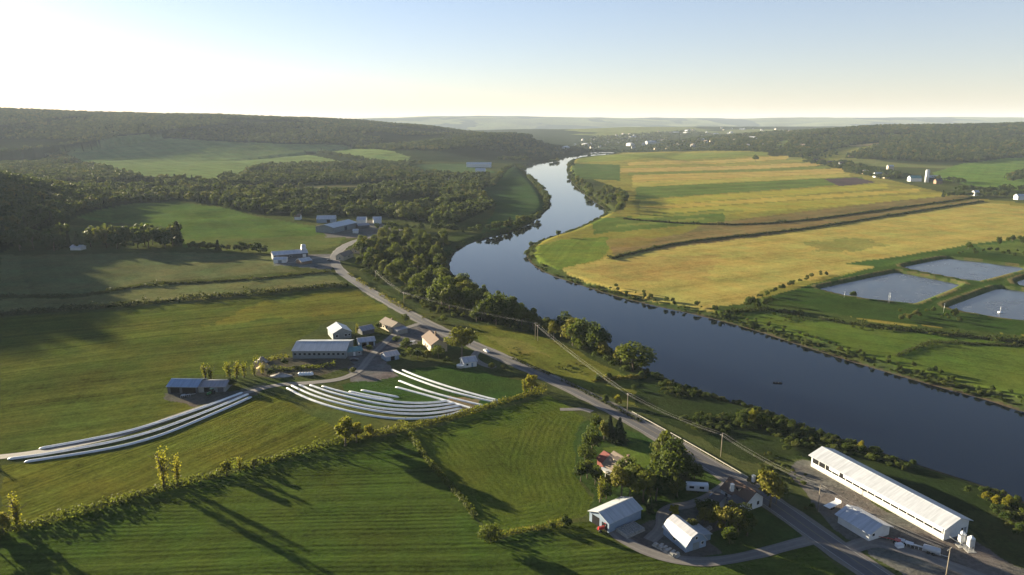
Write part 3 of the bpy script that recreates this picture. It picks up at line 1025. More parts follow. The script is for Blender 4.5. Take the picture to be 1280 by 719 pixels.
kind('leafy', 'broadleaf_tree', ['leaf_green'], 'round', 3.9, 26, 95, .36, .10, 4)
kind('olive', 'broadleaf_tree', ['leaf_olive'], 'round', 3.7, 24, 90, .36, .10, 3)
kind('lime', 'broadleaf_tree', ['leaf_lime'], 'tall', 2.6, 20, 75, .34, .06, 2)
kind('tall', 'broadleaf_tree', ['leaf_green', 'leaf_olive'], 'tall', 2.7, 24, 85, .34, .08, 2)
kind('wispy', 'slender_tree', ['leaf_lime'], 'wispy', 2.1, 13, 38, .23, .1, 2, 7, .9)
kind('spruce', 'conifer_tree', ['needle'], 'cone', 2.6, 24, 60, .40, .06, 2, 0, .95)
kind('shrub', 'shrub', ['shrub_leaf', 'leaf_green', 'shrub_leaf'], 'bush', 5.2, 16, 70, .62, .0, 3, 4, .5)
kind('limeshrub', 'shrub', ['leaf_lime'], 'bush', 5.0, 14, 60, .6, .0, 1, 4, .5)
kind('far', 'broadleaf_tree', ['wood_leaf'], 'round', 3.8, 14, 30, .75, .04, 5, 2)
kind('farspruce', 'conifer_tree', ['needle'], 'cone', 2.5, 12, 26, .75, .03, 1, 0, .95)
N_TREES = {}


def tree(key, xy, h, w=1.0, label=None, group=None, cat=None):
    """first of a variant is built, the rest are copies of it and its parts"""
    K = KIND[key]
    i = random.randrange(len(K['crowns']))
    z = h1(xy[0], xy[1]) - .05
    if K['proto'][i] is None:
        o = empty(K['name'], (xy[0], xy[1], z), random.uniform(0, 6.28))
        link(bpy.data.objects.new('crown', K['crowns'][i]), o)
        if K['name'] != 'shrub':
            link(bpy.data.objects.new('trunk', K['trunks'][i]), o)
        K['proto'][i] = o
    else:
        o = copy_tree(K['proto'][i])
        for k_ in list(o.keys()):
            del o[k_]
        o.location = (xy[0], xy[1], z); o.rotation_euler = (0, 0, random.uniform(0, 6.28))
    s = h / 10
    o.scale = (s * w * random.uniform(.9, 1.1), s * w * random.uniform(.9, 1.1), s)
    cat = cat or ('shrub' if 'shrub' in key else 'tree')
    tag(o, label, cat, group)
    N_TREES[cat] = N_TREES.get(cat, 0) + 1
    return o


def scatter(poly, spacing, seed, jitter=.45, maxn=None):
    r = np.random.default_rng(seed)
    x0, y0 = poly.min(0); x1, y1 = poly.max(0)
    gx, gy = np.meshgrid(np.arange(x0, x1 + spacing, spacing), np.arange(y0, y1 + spacing, spacing))
    p = np.stack([gx.ravel(), gy.ravel()], 1)
    p[:, 0] += r.uniform(-jitter, jitter, len(p)) * spacing; p[:, 1] += r.uniform(-jitter, jitter, len(p)) * spacing
    p = p[inside(poly, p[:, 0], p[:, 1])]
    if maxn and len(p) > maxn:
        p = p[r.permutation(len(p))[:maxn]]
    return p


def grove(px, spacing, kinds, hr, label, group, seed, w=(.85, 1.15), cat=None, world=None, maxn=None):
    """trees of a dense belt: kinds = [(key, weight, adjective)]"""
    p = scatter(PP(px) if world is None else world, spacing, seed, maxn=maxn)
    keys = [k for k, _, _ in kinds]; ws = [q for _, q, _ in kinds]
    for q in p:
        i = random.choices(range(len(keys)), ws)[0]
        lab = label.replace('*', kinds[i][2])
        tree(keys[i], q, random.uniform(*hr), random.uniform(*w), lab, lab if group is None else group, cat)
    return p


def tpx(key, u, v, hpx, label, w=1.0, group=None, cat=None):
    """a single tree with its foot at pixel (u, v), hpx pixels tall"""
    q = P(u, v)
    d = math.hypot(q[1] * CP, 0) + CAM_H * SP
    h = hpx * d / FPX / CP * 1.02
    return tree(key, q, h, w, label, group, cat)


A_ = [('leafy', 5, 'rounded green'), ('olive', 4, 'sunlit olive green'), ('tall', 2, 'tall narrow')]
# belt between the road and the river, far to near
grove([(436, 322), (452, 306), (476, 297), (520, 294), (562, 300), (556, 330), (572, 352), (548, 366), (520, 372), (490, 352), (460, 338)], 14, A_, (6, 14),
      '* tree in the dense wood inside the bend of the road', None, 1, maxn=92)
grove([(540, 370), (572, 358), (596, 370), (636, 388), (660, 398), (640, 404), (600, 396), (560, 388)], 9.5, A_, (9, 14),
      '* tree in the belt along the river bank below the wood', None, 2, maxn=34)
grove([(575, 385), (600, 392), (640, 404), (628, 408), (592, 402)], 8, [('leafy', 3, 'dark rounded')], (7, 10), '* tree on the grassy side of the river belt', None, 22, maxn=8)
for k, (u, v, hp, ky, w, lab) in enumerate([
    (553, 386, 34, 'leafy', 1.05, 'big round dark tree at the corner of the river wood'), (562, 391, 36, 'olive', .9, 'tall sunlit tree at the front corner of the river wood'),
    (590, 393, 28, 'leafy', 1.0, 'squat dark tree leading the row above the slope'), (602, 400, 26, 'olive', .9, 'pale rounded tree in front of the river belt'),
    (618, 402, 30, 'leafy', 1.1, 'broad dark tree beside the pale one on the river slope'), (634, 405, 28, 'leafy', 1.0, 'dark tree near the pair of poles on the slope'),
    (652, 408, 26, 'leafy', 1.0, 'dark tree just above the pair of poles'), (666, 412, 24, 'tall', 1.0, 'narrow dark tree between the poles and the river'),
    (686, 419, 20, 'olive', 1.1, 'small olive tree past the poles on the slope'), (692, 424, 22, 'olive', .9, 'pale yellow green tree at the start of the slope row'),
    (706, 420, 26, 'leafy', 1.0, 'dark tree rising behind the slope row'), (716, 432, 30, 'olive', 1.25, 'big rounded olive tree in the slope row'),
    (728, 436, 34, 'leafy', 1.0, 'tall dark tree in the middle of the slope row'), (744, 441, 32, 'leafy', 1.1, 'wide green tree toward the end of the slope row'),
    (754, 448, 22, 'olive', .9, 'short olive tree under the slope row'), (776, 458, 26, 'olive', .95, 'sunlit tree second from the end of the slope row'),
    (791, 464, 30, 'leafy', 1.35, 'broad dark tree ending the slope row at the water'), (802, 462, 14, 'shrub', .8, 'low bush at the water past the slope row')]):
    tpx(ky, u, v, hp * 1.12, lab, w)
# farmstead trees
tpx('olive', 577, 446, 38, 'big round leafy tree beside the road at the brown roofed house', 1.2)
tpx('leafy', 506, 404, 11, 'small dark roadside tree beyond the house with the garage', 1.0)
tpx('leafy', 555, 404, 10, 'small tree across the road from the brown roofed house', 1.0)
tpx('olive', 541, 402, 9, 'small olive tree at the road edge beyond the brown roofed house', 1.0)
tpx('wispy', 446, 418, 14, 'thin pale tree between the white roofed barn and the sheds', 1.1)
tpx('leafy', 474, 412, 10, 'dark bush like tree behind the violet roofed shed', 1.0)
for k, (u, v, hp) in enumerate([(257, 474, 22), (264, 476, 20), (287, 474, 24), (296, 473, 22), (305, 472, 20), (318, 470, 16), (328, 468, 15)]):
    tpx('wispy', u, v, hp, 'thin yellow green tree in the row behind the blue roofed shed', 1.5, 'thin trees behind the blue roofed shed')
tpx('leafy', 290, 484, 12, 'dark bush like tree at the grey end of the blue shed', 1.2)
for u, v, hp, ky, w, lab in [
    (508, 436, 13, 'leafy', 1.2, 'dark round garden tree short of the brown roofed house'), (513, 446, 11, 'leafy', 1.3, 'low dark garden tree nearest the white tubes'),
    (522, 448, 12, 'leafy', 1.2, 'dark garden tree in front of the brown roofed house'), (534, 450, 12, 'olive', 1.2, 'olive garden tree in front of the brown roofed house'),
    (548, 448, 16, 'leafy', 1.1, 'taller dark garden tree between brown roof and big roadside tree'), (505, 448, 8, 'shrub', 1.0, 'bush beside the rusty pinkish shed'),
    (495, 428, 8, 'shrub', 1.0, 'bush at the yard corner above the rusty pinkish shed'), (560, 455, 9, 'shrub', 1.1, 'bush at the foot of the big roadside tree'),
    (442, 466, 7, 'shrub', 1.0, 'bush where the track leaves the farm yard'), (462, 440, 9, 'leafy', 1.2, 'small dark tree in front of the violet roofed shed'),
    (338, 470, 9, 'shrub', 1.0, 'bush at the track end of the calf hutch row'), (356, 456, 8, 'shrub', 1.2, 'bush at the corner of the long grey barn'),
    (614, 462, 9, 'shrub', 1.0, 'bush at the end of the short drive'), (630, 463, 8, 'shrub', 1.2, 'bush on the verge past the short drive')]:
    tpx(ky, u, v, hp, lab, w)
# hedgerow trees
tpx('wispy', 205, 611, 54, 'tall thin yellow tree standing alone in the long hedge', 1.0)
tpx('wispy', 222, 606, 40, 'shorter thin tree right beside the tall one in the long hedge', 1.0)
tpx('wispy', 22, 660, 46, 'thin sunlit tree near the low end of the long hedge', 1.1)
tpx('lime', 4, 664, 28, 'yellow bushy tree at the very end of the long hedge', 1.2)
tpx('lime', 283, 594, 22, 'small bright tree midway along the long hedge', 1.1)
tpx('wispy', 300, 590, 22, 'thin pale sapling midway along the long hedge', 1.0)
tpx('lime', 318, 586, 14, 'bright bush like tree in the long hedge', 1.4)
tpx('lime', 432, 557, 40, 'big bright yellow tree where the hedge nears the white tubes', 1.15)
tpx('lime', 446, 553, 26, 'smaller yellow tree leaning on the big bright one', 1.25)
tpx('lime', 462, 546, 18, 'low bright bush tree between the big one and the corner', 1.3)
tpx('lime', 664, 490, 26, 'yellow tree at the roadside end of the long hedge', 1.0)
tpx('wispy', 656, 492, 20, 'thin tree beside the yellow one at the roadside', 1.0)
tpx('leafy', 613, 678, 24, 'round dark bush tree standing at the field corner', 1.1)
for k, (u, v, hp, ky) in enumerate([(-22, 674, 50, 'tall'), (-60, 680, 56, 'tall'), (-110, 690, 60, 'leafy'), (-170, 700, 62, 'tall'), (-230, 705, 60, 'leafy'), (-280, 650, 50, 'tall'), (-300, 600, 46, 'tall')]):  # out of view, added to throw shadow streaks over the near field
    tpx(ky, u, v, hp, 'unseen tree beyond the end of the long hedge, added for its shadow', .9, 'unseen trees added for their shadows')
for k, (u, v, hp, ky) in enumerate([(-40, 640, 40, 'tall'), (-90, 655, 44, 'wispy'), (-130, 630, 40, 'tall'), (-150, 670, 50, 'wispy'), (-200, 640, 44, 'leafy'), (-60, 600, 36, 'wispy'), (-190, 600, 40, 'tall'), (-100, 585, 30, 'wispy'), (-250, 570, 34, 'tall'), (-40, 560, 26, 'wispy'), (-340, 640, 60, 'tall'), (-330, 560, 36, 'leafy')]):  # more unseen trees, added for softer shadow streaks
    tpx(ky, u, v, hp, 'unseen tree beyond the end of the long hedge, added for its shadow', .8, 'unseen trees added for their shadows')
# house with the tan roof
GS = 1.0
for u, v, hp, ky, w, lab in [
    (745, 537, 20, 'leafy', 1.0, 'pale round tree at the top of the garden by the road'), (755, 552, 27, 'tall', 1.0, 'sunlit tree left of the dark conifer pair'),
    (762, 549, 30, 'spruce', 1.2, 'dark conifer in the garden beyond the tan roofed house'), (774, 552, 30, 'spruce', 1.35, 'broad dark conifer nearest the road in that garden'),
    (740, 566, 34, 'leafy', .85, 'leafy tree at the field edge above the red annex'), (731, 580, 24, 'leafy', 1.0, 'small leafy tree at the field edge beside the red annex'),
    (734, 598, 26, 'olive', .9, 'olive tree at the field edge below the red annex'), (726, 602, 26, 'leafy', 1.0, 'dark leafy tree leaning over the mown rings'),
    (744, 606, 26, 'leafy', .9, 'dark tree in front of the red annex'), (750, 628, 34, 'wispy', 1.1, 'thin pale tree between the house and the machine shed'),
    (758, 624, 22, 'leafy', .9, 'small dark tree behind the machine shed'), (776, 622, 44, 'tall', 1.1, 'sunlit column shaped tree in front of the tan roof'),
    (787, 620, 40, 'leafy', .95, 'dark tree pressed against the column shaped one'), (804, 628, 46, 'olive', .95, 'big rounded olive tree behind the ridge of the machine shed'),
    (820, 626, 46, 'leafy', .95, 'big dark leafy tree right of the rounded olive one'), (838, 608, 44, 'leafy', .9, 'dark tree in the middle of the garden wood'),
    (830, 580, 42, 'olive', .9, 'tall tree overhanging the road by the garden'), (838, 590, 44, 'leafy', 1.0, 'dark spreading tree beside the road in the garden wood'),
    (852, 596, 30, 'leafy', 1.1, 'low dark tree right behind the white trailer'), (822, 600, 38, 'leafy', 1.0, 'dark tree behind the tan roofed house'),
    (812, 640, 24, 'spruce', .9, 'small conifer beside the machine shed drive'), (843, 648, 20, 'lime', 1.2, 'small bright green tree behind the white gambrel barn'),
    (855, 600, 22, 'spruce', 1.2, 'dark conifer near the white trailer'), (868, 598, 20, 'leafy', 1.2, 'dark round tree above the white trailer'),
    (880, 656, 22, 'olive', .9, 'autumn tinted tree left of the red roofed house yard'), (894, 660, 30, 'olive', .95, 'copper green tree in front of the red roofed house'),
    (906, 664, 36, 'olive', 1.1, 'large leafy tree in front of the red roofed house'), (922, 668, 38, 'olive', 1.05, 'large tree between the red roofed house and the lawn'),
    (934, 670, 30, 'leafy', 1.0, 'dark tree at the lawn corner below the white gable'), (912, 680, 24, 'leafy', 1.0, 'dark round tree lowest of those below the house'),
    (962, 634, 50, 'tall', 1.3, 'tall tree standing alone where the road passes the house'), (970, 630, 34, 'leafy', .8, 'lower tree on the road side of the tall lone one'),
    (783, 600, 30, 'leafy', .9, 'leafy tree hiding the end wall of the tan roofed house'), (796, 612, 34, 'olive', .9, 'olive tree behind the column shaped one'),
    (762, 612, 22, 'olive', 1.0, 'low olive tree in the front garden of the tan roofed house'), (846, 622, 26, 'leafy', 1.0, 'dark tree at the edge of the dirt drive'),
    (888, 646, 22, 'leafy', 1.0, 'dark round tree beside the white walled hut'), (914, 650, 26, 'olive', 1.0, 'olive tree against the wall of the brown roofed house'),
    (928, 655, 26, 'leafy', 1.0, 'dark tree against the white wing of the roadside house'), (876, 640, 14, 'shrub', 1.2, 'bush on the lawn by the dirt drive'),
    (940, 606, 12, 'shrub', 1.2, 'bush beyond the guard rail end'), (864, 664, 16, 'shrub', 1.0, 'bush behind the lean to of the white gambrel barn'),
    (708, 658, 14, 'shrub', 1.0, 'low bush on the field edge track before the machine shed'), (690, 661, 9, 'shrub', 1.0, 'tiny bush on the field edge track')]:
    tpx(ky, u, v, hp * GS, lab, w)
# bank of the near river, single bushes one can point at
for u, v, hp, ky, w, lab in [
    (941, 530, 22, 'lime', 1.0, 'bright green round tree on the dark bank below the fields'), (928, 530, 18, 'leafy', 1.0, 'dark tree beside the bright one on the near bank'),
    (952, 534, 16, 'leafy', 1.1, 'dark bush tree beside the bright one toward the water'), (1076, 561, 10, 'limeshrub', 1.0, 'bright bush behind the far end of the long barn'),
    (1232, 624, 10, 'limeshrub', 1.1, 'bright bush at the water beyond the silos'), (1243, 630, 12, 'limeshrub', .9, 'second bright bush at the water beyond the silos'),
    (1258, 634, 16, 'limeshrub', .9, 'largest bright bush at the water beyond the silos'), (1210, 616, 9, 'shrub', 1.1, 'olive bush at the water short of the bright ones'),
    (772, 506, 12, 'limeshrub', .9, 'bright rounded bush behind the roadside pole'), (757, 503, 10, 'shrub', .9, 'brownish bush near the roadside pole'),
    (748, 476, 8, 'shrub', 1.3, 'pale bush in the row across the bank slope'), (760, 474, 8, 'shrub', 1.3, 'second pale bush in the row across the bank slope'),
    (802, 472, 8, 'shrub', 1.2, 'bush at the river end of the bank slope row'), (821, 474, 9, 'shrub', 1.2, 'bush at the water below the bank slope row'),
    (1066, 372, 8, 'shrub', 1.0, 'bush at the edge of the nearest lagoon')]:
    tpx(ky, u, v, hp, lab, w)
# peninsula across the river
grove([(742, 284), (760, 274), (778, 264), (782, 250), (776, 244), (772, 266), (752, 281)], 10.5, [('leafy', 3, 'dark rounded'), ('olive', 2, 'olive')], (9, 14),
      '* tree on the point of land across the river', None, 3, maxn=44)
grove([(740, 251), (724, 238), (716, 227), (722, 226), (740, 236), (772, 236), (784, 242), (776, 262), (760, 258)], 16, [('leafy', 3, 'dark rounded'), ('olive', 3, 'olive')], (9, 14),
      '* tree in the wood behind the river inlet', None, 4, maxn=46)
grove([(708, 225), (709, 214), (713, 202), (718, 202), (716, 214), (720, 228)], 18, [('far', 3, 'dark')], (9, 13), '* tree on the far bank where the river narrows', None, 5, maxn=22)
for u, v, hp, lab in [(698, 296, 8, 'lone tree on the sharp bend of the far bank'), (664, 309, 7, 'small tree at the tip of the green bend'), (659, 320, 7, 'second small tree at the tip of the green bend'), (944, 202, 8, 'lone tree in the golden strips of the plain')]:
    tpx('leafy', u, v, hp, lab, 1.1)
# dark wood edge on the shaded side
grove([(0, 313), (0, 304), (120, 303), (226, 303), (228, 311), (120, 312)], 17, [('far', 4, 'dark'), ('farspruce', 2, 'pointed dark')], (16, 24), '* tree in the wood edge at the shaded field', None, 6, maxn=40)
for u, v, hp, lab in [(206, 308, 26, 'dark tree at the open end of the shaded wood edge'), (216, 308, 25, 'last tall dark tree of the shaded wood edge'), (238, 312, 8, 'small dark tree past the end of the shaded wood edge'), (258, 313, 7, 'second small dark tree past the shaded wood edge'), (368, 275, 12, 'pale round tree behind the green field and cottage')]:
    tpx('far', u, v, hp, lab, .9)

# right bank and lagoon shrubs
nR = len(smooth_poly(RB, 1, False))
BANK = RIVER[:len(RB) * 2 - 2]


def shore(p0, p1, step, dist, seed):
    a = on_plane(*p0, RIVER_Z); b = on_plane(*p1, RIVER_Z)
    i = int(np.argmin(np.hypot(*(BANK - a).T))); j = int(np.argmin(np.hypot(*(BANK - b).T)))
    pts = resample(BANK[min(i, j):max(i, j) + 1], step)
    t = np.gradient(pts, axis=0); t /= np.hypot(t[:, 0], t[:, 1])[:, None]
    n = np.stack([t[:, 1], -t[:, 0]], 1)
    if inside(RIVER, (pts + n * 6)[:, 0], (pts + n * 6)[:, 1]).mean() > .5: n = -n
    r = np.random.default_rng(seed)
    q = pts + n * r.uniform(dist[0], dist[1], (len(pts), 1)) + r.uniform(-1.5, 1.5, pts.shape)
    return q[~inside(RIVER, q[:, 0], q[:, 1])]


for q in shore((1330, 529), (880, 396), 2.3, (1.5, 11), 1):
    tree('shrub', q, random.uniform(1.4, 3.2), random.uniform(.7, 1.1), 'green shrub in the fringe along the grassy far bank', 'shrubs along the far bank of the near river')
for q in shore((880, 396), (765, 370), 4.2, (1.5, 12), 2):
    tree('shrub', q, random.uniform(1.8, 4.4), random.uniform(.6, .9), 'olive shrub under the golden field at the water', 'shrubs between the golden field and the water')
EDGE = PP([(930, 384), (958, 369), (1000, 352), (1030, 343)])
for i, q in enumerate(resample(EDGE, 5)):
    tree('shrub', q + np.array([random.uniform(-3, 3), random.uniform(-3, 3)]), random.uniform(2, 4.2), random.uniform(.7, 1), 'shrub in the row between golden field and dark green bank', 'shrubs between the golden field and the lagoons')
for u, v, hp in [(936, 384, 14), (946, 386, 12), (955, 384, 13), (962, 380, 10)]:
    tpx('shrub', u, v, hp, 'tall bush in the clump at the golden field corner', .8, 'clump at the corner of the golden field')
for q in scatter(PP([(1118, 388), (1200, 390), (1200, 404), (1120, 402)]), 6.0, 9, maxn=20):
    tree('shrub', q, random.uniform(2.2, 4.5), .75, 'tall rough bush below the nearest lagoon', 'bushes below the nearest lagoon')
for q in scatter(PP([(1186, 318), (1280, 322), (1300, 316), (1210, 311)]), 8, 10, maxn=22):
    tree('shrub', q, random.uniform(2, 4.5), .8, 'dark bush behind the farther lagoon', 'bushes behind the farther lagoon')
for q in scatter(PP([(1236, 308), (1258, 302), (1300, 296), (1300, 303), (1260, 308)]), 9, 12, maxn=14):
    tree('leafy', q, random.uniform(5, 8), .9, 'dark tree at the edge of the golden field near the lagoons', 'trees between golden field and lagoons')
tpx('leafy', 1210, 312, 9, 'single round tree at the corner of the farther lagoon', 1.0)


# hedgerows: leafy mass along a line, one thing each
def hedge(px, width, height, mat, label, seed, leaf=.35, dens=26, gap=.0):
    r = np.random.default_rng(seed)
    pts = resample(PP(px), 1.0)
    t = np.gradient(pts, axis=0); t /= np.hypot(t[:, 0], t[:, 1])[:, None]
    nr = np.stack([-t[:, 1], t[:, 0]], 1)
    C = []; Nn = []
    s = np.arange(len(pts))
    for _ in range(2):
        hh = height * (.35 + 1.0 * vnoise(s / 4.0, s * 0, seed + _) * (.5 + .9 * vnoise(s / 17.0, s * 0, seed + 5 + _)) + 1.1 * smooth(.72, .95, vnoise(s / 6.0, s * 0, seed + 31)))
        n = int(dens / 2)
        for i in range(len(pts)):
            if gap and vnoise(np.array([s[i] / 9.0]), np.array([0.]), seed + 9)[0] < gap:
                continue
            th = r.uniform(0, math.pi, n); k = r.uniform(.55, 1.08, n)
            off = np.cos(th) * width / 2 * k * (.7 + .6 * hh[i] / height); z = np.sin(th) * hh[i] * k
            al = r.uniform(-.8, .8, n)
            q = pts[i] + nr[i] * off[:, None] + t[i] * al[:, None]
            C.append(np.stack([q[:, 0], q[:, 1], z], 1))
            d = np.stack([nr[i, 0] * np.cos(th), nr[i, 1] * np.cos(th), np.sin(th)], 1)
            Nn.append(d + .6 * r.normal(size=d.shape))
    C = np.concatenate(C); Nn = np.concatenate(Nn)
    C[:, 2] += H(C[:, 0], C[:, 1]) + .05
    Nn /= np.linalg.norm(Nn, axis=1)[:, None]
    c0 = C.mean(0)
    V, F = quads_from(C - c0, Nn, leaf, r)
    o = link(bpy.data.objects.new('hedgerow', np_mesh('hedgerow', V, F, M[mat])))
    o.location = c0
    return tag(o, label, 'hedge')


hedge([(-20, 672), (50, 656), (120, 636), (200, 612), (300, 588), (360, 570), (430, 551)], 3.0, 2.6, 'hedge_leaf', 'long sunlit hedge from the slender trees to the big yellow tree', 1)
hedge([(430, 551), (470, 543), (520, 533), (570, 522), (620, 506), (680, 488)], 3.2, 2.2, 'hedge_leaf', 'sunlit hedge below the curved white tubes', 2)
hedge([(512, 541), (530, 570), (556, 600), (586, 634), (612, 672)], 2.2, 1.6, 'hedge_leaf', 'thin broken bushes dividing the two mown fields', 3, .32, 20, .35)
hedge([(616, 672), (650, 664), (700, 656), (735, 642)], 2.0, 1.1, 'hedge_leaf', 'low overgrown bank running to the machine shed', 4, .3, 18, .2)
hedge([(-20, 396), (60, 390), (150, 383), (250, 373), (340, 366), (434, 357)], 4.6, 3.4, 'dark_hedge_leaf', 'dark straight hedge across the shaded fields, nearer of two', 5, .6, 16)
hedge([(-20, 371), (60, 372), (110, 370), (150, 362), (200, 355), (260, 353), (330, 349), (412, 340)], 4.0, 1.8, 'dark_hedge_leaf', 'dark curved hedge across the shaded fields, farther of two', 6, .6, 12)
hedge([(780, 274), (850, 280), (960, 282), (1110, 262), (1215, 248)], 3.5, 1.5, 'dark_hedge_leaf', 'dark line of weeds between the brown strips, farther of two', 7, .9, 9)
hedge([(762, 324), (810, 312), (850, 303), (1000, 288), (1110, 270), (1228, 252)], 3.5, 1.6, 'dark_hedge_leaf', 'dark line of weeds along the big golden field', 8, .9, 9)
hedge([(1120, 446), (1150, 433), (1168, 428), (1230, 431), (1290, 433)], 2.4, 1.4, 'dark_hedge_leaf', 'dark overgrown ditch across the green field by the river', 9, .35, 14)
hedge([(905, 393), (960, 386), (1040, 402), (1120, 412), (1200, 420), (1290, 430)], 3.4, 2.2, 'dark_hedge_leaf', 'rough hedge between the lagoons and the green field', 10, .45, 14, .2)
hedge([(436, 342), (470, 365), (500, 383), (530, 398)], 3, 1.3, 'hedge_leaf', 'rough verge growth beside the paved road below the wood', 11, .4, 12, .3)
hedge([(640, 448), (700, 474), (760, 505), (800, 527)], 2.0, .9, 'dark_hedge_leaf', 'rough weeds on the river side of the paved road', 12, .35, 12, .25)
hedge([(742, 477), (775, 474), (805, 472)], 2.4, 1.6, 'hedge_leaf', 'pale row of brush across the slope to the water', 13, .45, 34)
hedge([(320, 454), (345, 449), (358, 446)], 4, 2.2, 'hedge_leaf', 'brushy mound at the end of the long grey barn', 14, .4, 16)
hedge([(340, 463), (390, 460), (418, 456)], 4, 1.2, 'hedge_leaf', 'weedy bank in front of the long grey barn', 15, .4, 16)


# ------------------------------------------------------------------ woods and undergrowth that nobody could count
def stuff_group(name, sources):
    ng = bpy.data.node_groups.new(name, 'GeometryNodeTree')
    ng.interface.new_socket('Geometry', in_out='INPUT', socket_type='NodeSocketGeometry')
    ng.interface.new_socket('Geometry', in_out='OUTPUT', socket_type='NodeSocketGeometry')
    N = ng.nodes; L = ng.links
    gi = N.new('NodeGroupInput'); go = N.new('NodeGroupOutput')
    jn = N.new('GeometryNodeJoinGeometry')
    for s in sources:
        oi = N.new('GeometryNodeObjectInfo'); oi.inputs['Object'].default_value = s; oi.inputs['As Instance'].default_value = True
        L.new(oi.outputs['Geometry'], jn.inputs[0])
    ip = N.new('GeometryNodeInstanceOnPoints')
    ip.inputs['Pick Instance'].default_value = True
    L.new(gi.outputs[0], ip.inputs['Points']); L.new(jn.outputs[0], ip.inputs['Instance'])
    for nm, sock in (('grow', 'Scale'), ('turn', 'Rotation')):
        a = N.new('GeometryNodeInputNamedAttribute'); a.data_type = 'FLOAT_VECTOR'; a.inputs['Name'].default_value = nm
        L.new(a.outputs['Attribute'], ip.inputs[sock])
    L.new(ip.outputs[0], go.inputs[0])
    return ng


def stuff(name, label, pts, hr, wr, sources, seed, sink=.0):
    r = np.random.default_rng(seed)
    z = np.concatenate([H(pts[i:i + 100000, 0], pts[i:i + 100000, 1]) for i in range(0, len(pts), 100000)]) - sink
    me = bpy.data.meshes.new(name)
    me.vertices.add(len(pts))
    me.vertices.foreach_set('co', np.column_stack([pts, z]).astype(np.float32).ravel())
    h = r.uniform(hr[0], hr[1], len(pts)) / 10; w = h * r.uniform(wr[0], wr[1], len(pts))
    a = me.attributes.new('grow', 'FLOAT_VECTOR', 'POINT'); a.data.foreach_set('vector', np.column_stack([w, w, h]).astype(np.float32).ravel())
    a = me.attributes.new('turn', 'FLOAT_VECTOR', 'POINT'); a.data.foreach_set('vector', np.column_stack([np.zeros(len(pts)), np.zeros(len(pts)), r.uniform(0, 6.28, len(pts))]).astype(np.float32).ravel())
    o = link(bpy.data.objects.new(name, me))
    md = o.modifiers.new('growth', 'NODES'); md.node_group = stuff_group(name, sources)
    return tag(o, label, kind='stuff')


def crown_of(key):
    return [c for p in KIND[key]['proto'] if p for c in p.children if c.name.startswith('crown')]


FARC = crown_of('far') * 2 + crown_of('farspruce')
SHC = crown_of('shrub')
in_view = lambda p: p[(np.abs(np.arctan2(p[:, 0], p[:, 1])) < R(40))]


def excl(p, polys):
    for q in polys:
        p = p[~inside(q, p[:, 0], p[:, 1])]
    return p


CLEAR = [f[0] for f in fields if f[1] != WOODFLOOR]
# hill woods on the far left ridge
g = scatter(np.array([(-4200, 1400), (-4200, 5200), (420, 5200), (420, 2300), (-800, 1500)], float), 15, 41)
hr_, s_ = ridge_h(RIDGES[0], g[:, 0], g[:, 1])
g = in_view(g[(s_ < .60 + .12 * (vnoise(g[:, 0] / 300, g[:, 1] / 300, 77) - .5)) & (hr_ > 8)])
g = g[(g[:, 0] ** 2 + g[:, 1] ** 2) > 1200 ** 2]
g = excl(g, CLEAR)
dr_ = edge_dist(RIVER, g[:, 0], g[:, 1]); g = g[dr_ > 40]
g = g[fbm(g[:, 0] / 400, g[:, 1] / 250, 19, 3) > .36]
stuff('woodland', 'unbroken woods over the far ridge', g, (6, 16), (.75, 1.4), FARC, 1)
# wooded hill on the right
g = scatter(np.array([(900, 1500), (900, 5200), (4600, 5200), (4600, 1500)], float), 15, 42)
hr_, s_ = ridge_h(RIDGES[2], g[:, 0], g[:, 1])
g = in_view(g[(s_ < .72 + .12 * (vnoise(g[:, 0] / 300, g[:, 1] / 300, 77) - .5)) & (hr_ > 8)])
g = excl(g, CLEAR)
g = g[fbm(g[:, 0] / 300, g[:, 1] / 200, 23, 3) > .33]
stuff('woodland', 'woods over the hill beyond the golden plain', g, (6, 16), (.75, 1.4), FARC, 2)
# valley-side woods on the left
g = scatter(fields[0][0], 11.5, 43)
g = excl(in_view(g), CLEAR[0:])
g = g[fbm(g[:, 0] / 160, g[:, 1] / 160, 29, 3) > .37]
stuff('woodland', 'broken woods on the near valley side', g, (4, 16), (.7, 1.4), FARC, 3)
# woods of the shading ridge, kept out of view too for their shadow
g = scatter(np.array([(-2700, 300), (-2700, 1700), (-1000, 1700), (-420, 900), (-420, 330)], float), 12, 44)
hr_, s_ = ridge_h(RIDGES[1], g[:, 0], g[:, 1])
g = g[(s_ < .85) & (hr_ > 6)]
g = excl(g, CLEAR)
stuff('woodland', 'dark woods on the mostly unseen ridge that shades the left fields', g, (11, 18), (.8, 1.1), FARC, 4)
# hedges, copses and tree rows too far to tell apart
lines = [([(400, 191), (440, 198), (480, 205), (512, 207)], 8, 22), ([(140, 172), (80, 190)], 10, 30), ([(1180, 246), (1230, 246), (1300, 246)], 8, 14), ([(1196, 238), (1240, 240), (1300, 236)], 9, 26),
         ([(1262, 226), (1280, 216), (1300, 213)], 10, 30), ([(1140, 226), (1190, 226), (1200, 230)], 8, 16), ([(560, 290), (600, 291), (640, 285), (670, 275)], 8, 8), ([(612, 235), (640, 206), (655, 214)], 9, 10),
         ([(780, 190), (850, 189), (940, 188), (1000, 196), (1040, 206), (1100, 221)], 12, 26), ([(1010, 203), (1060, 212), (1110, 224)], 11, 30), ([(720, 188.5), (770, 188)], 12, 25),
         ([(330, 318), (300, 314), (240, 312)], 8, 3), ([(480, 288), (520, 289), (560, 288)], 9, 14), ([(1050, 204), (1130, 222)], 12, 40), ([(660, 222), (680, 243), (686, 256)], 9, 5)]
acc = []
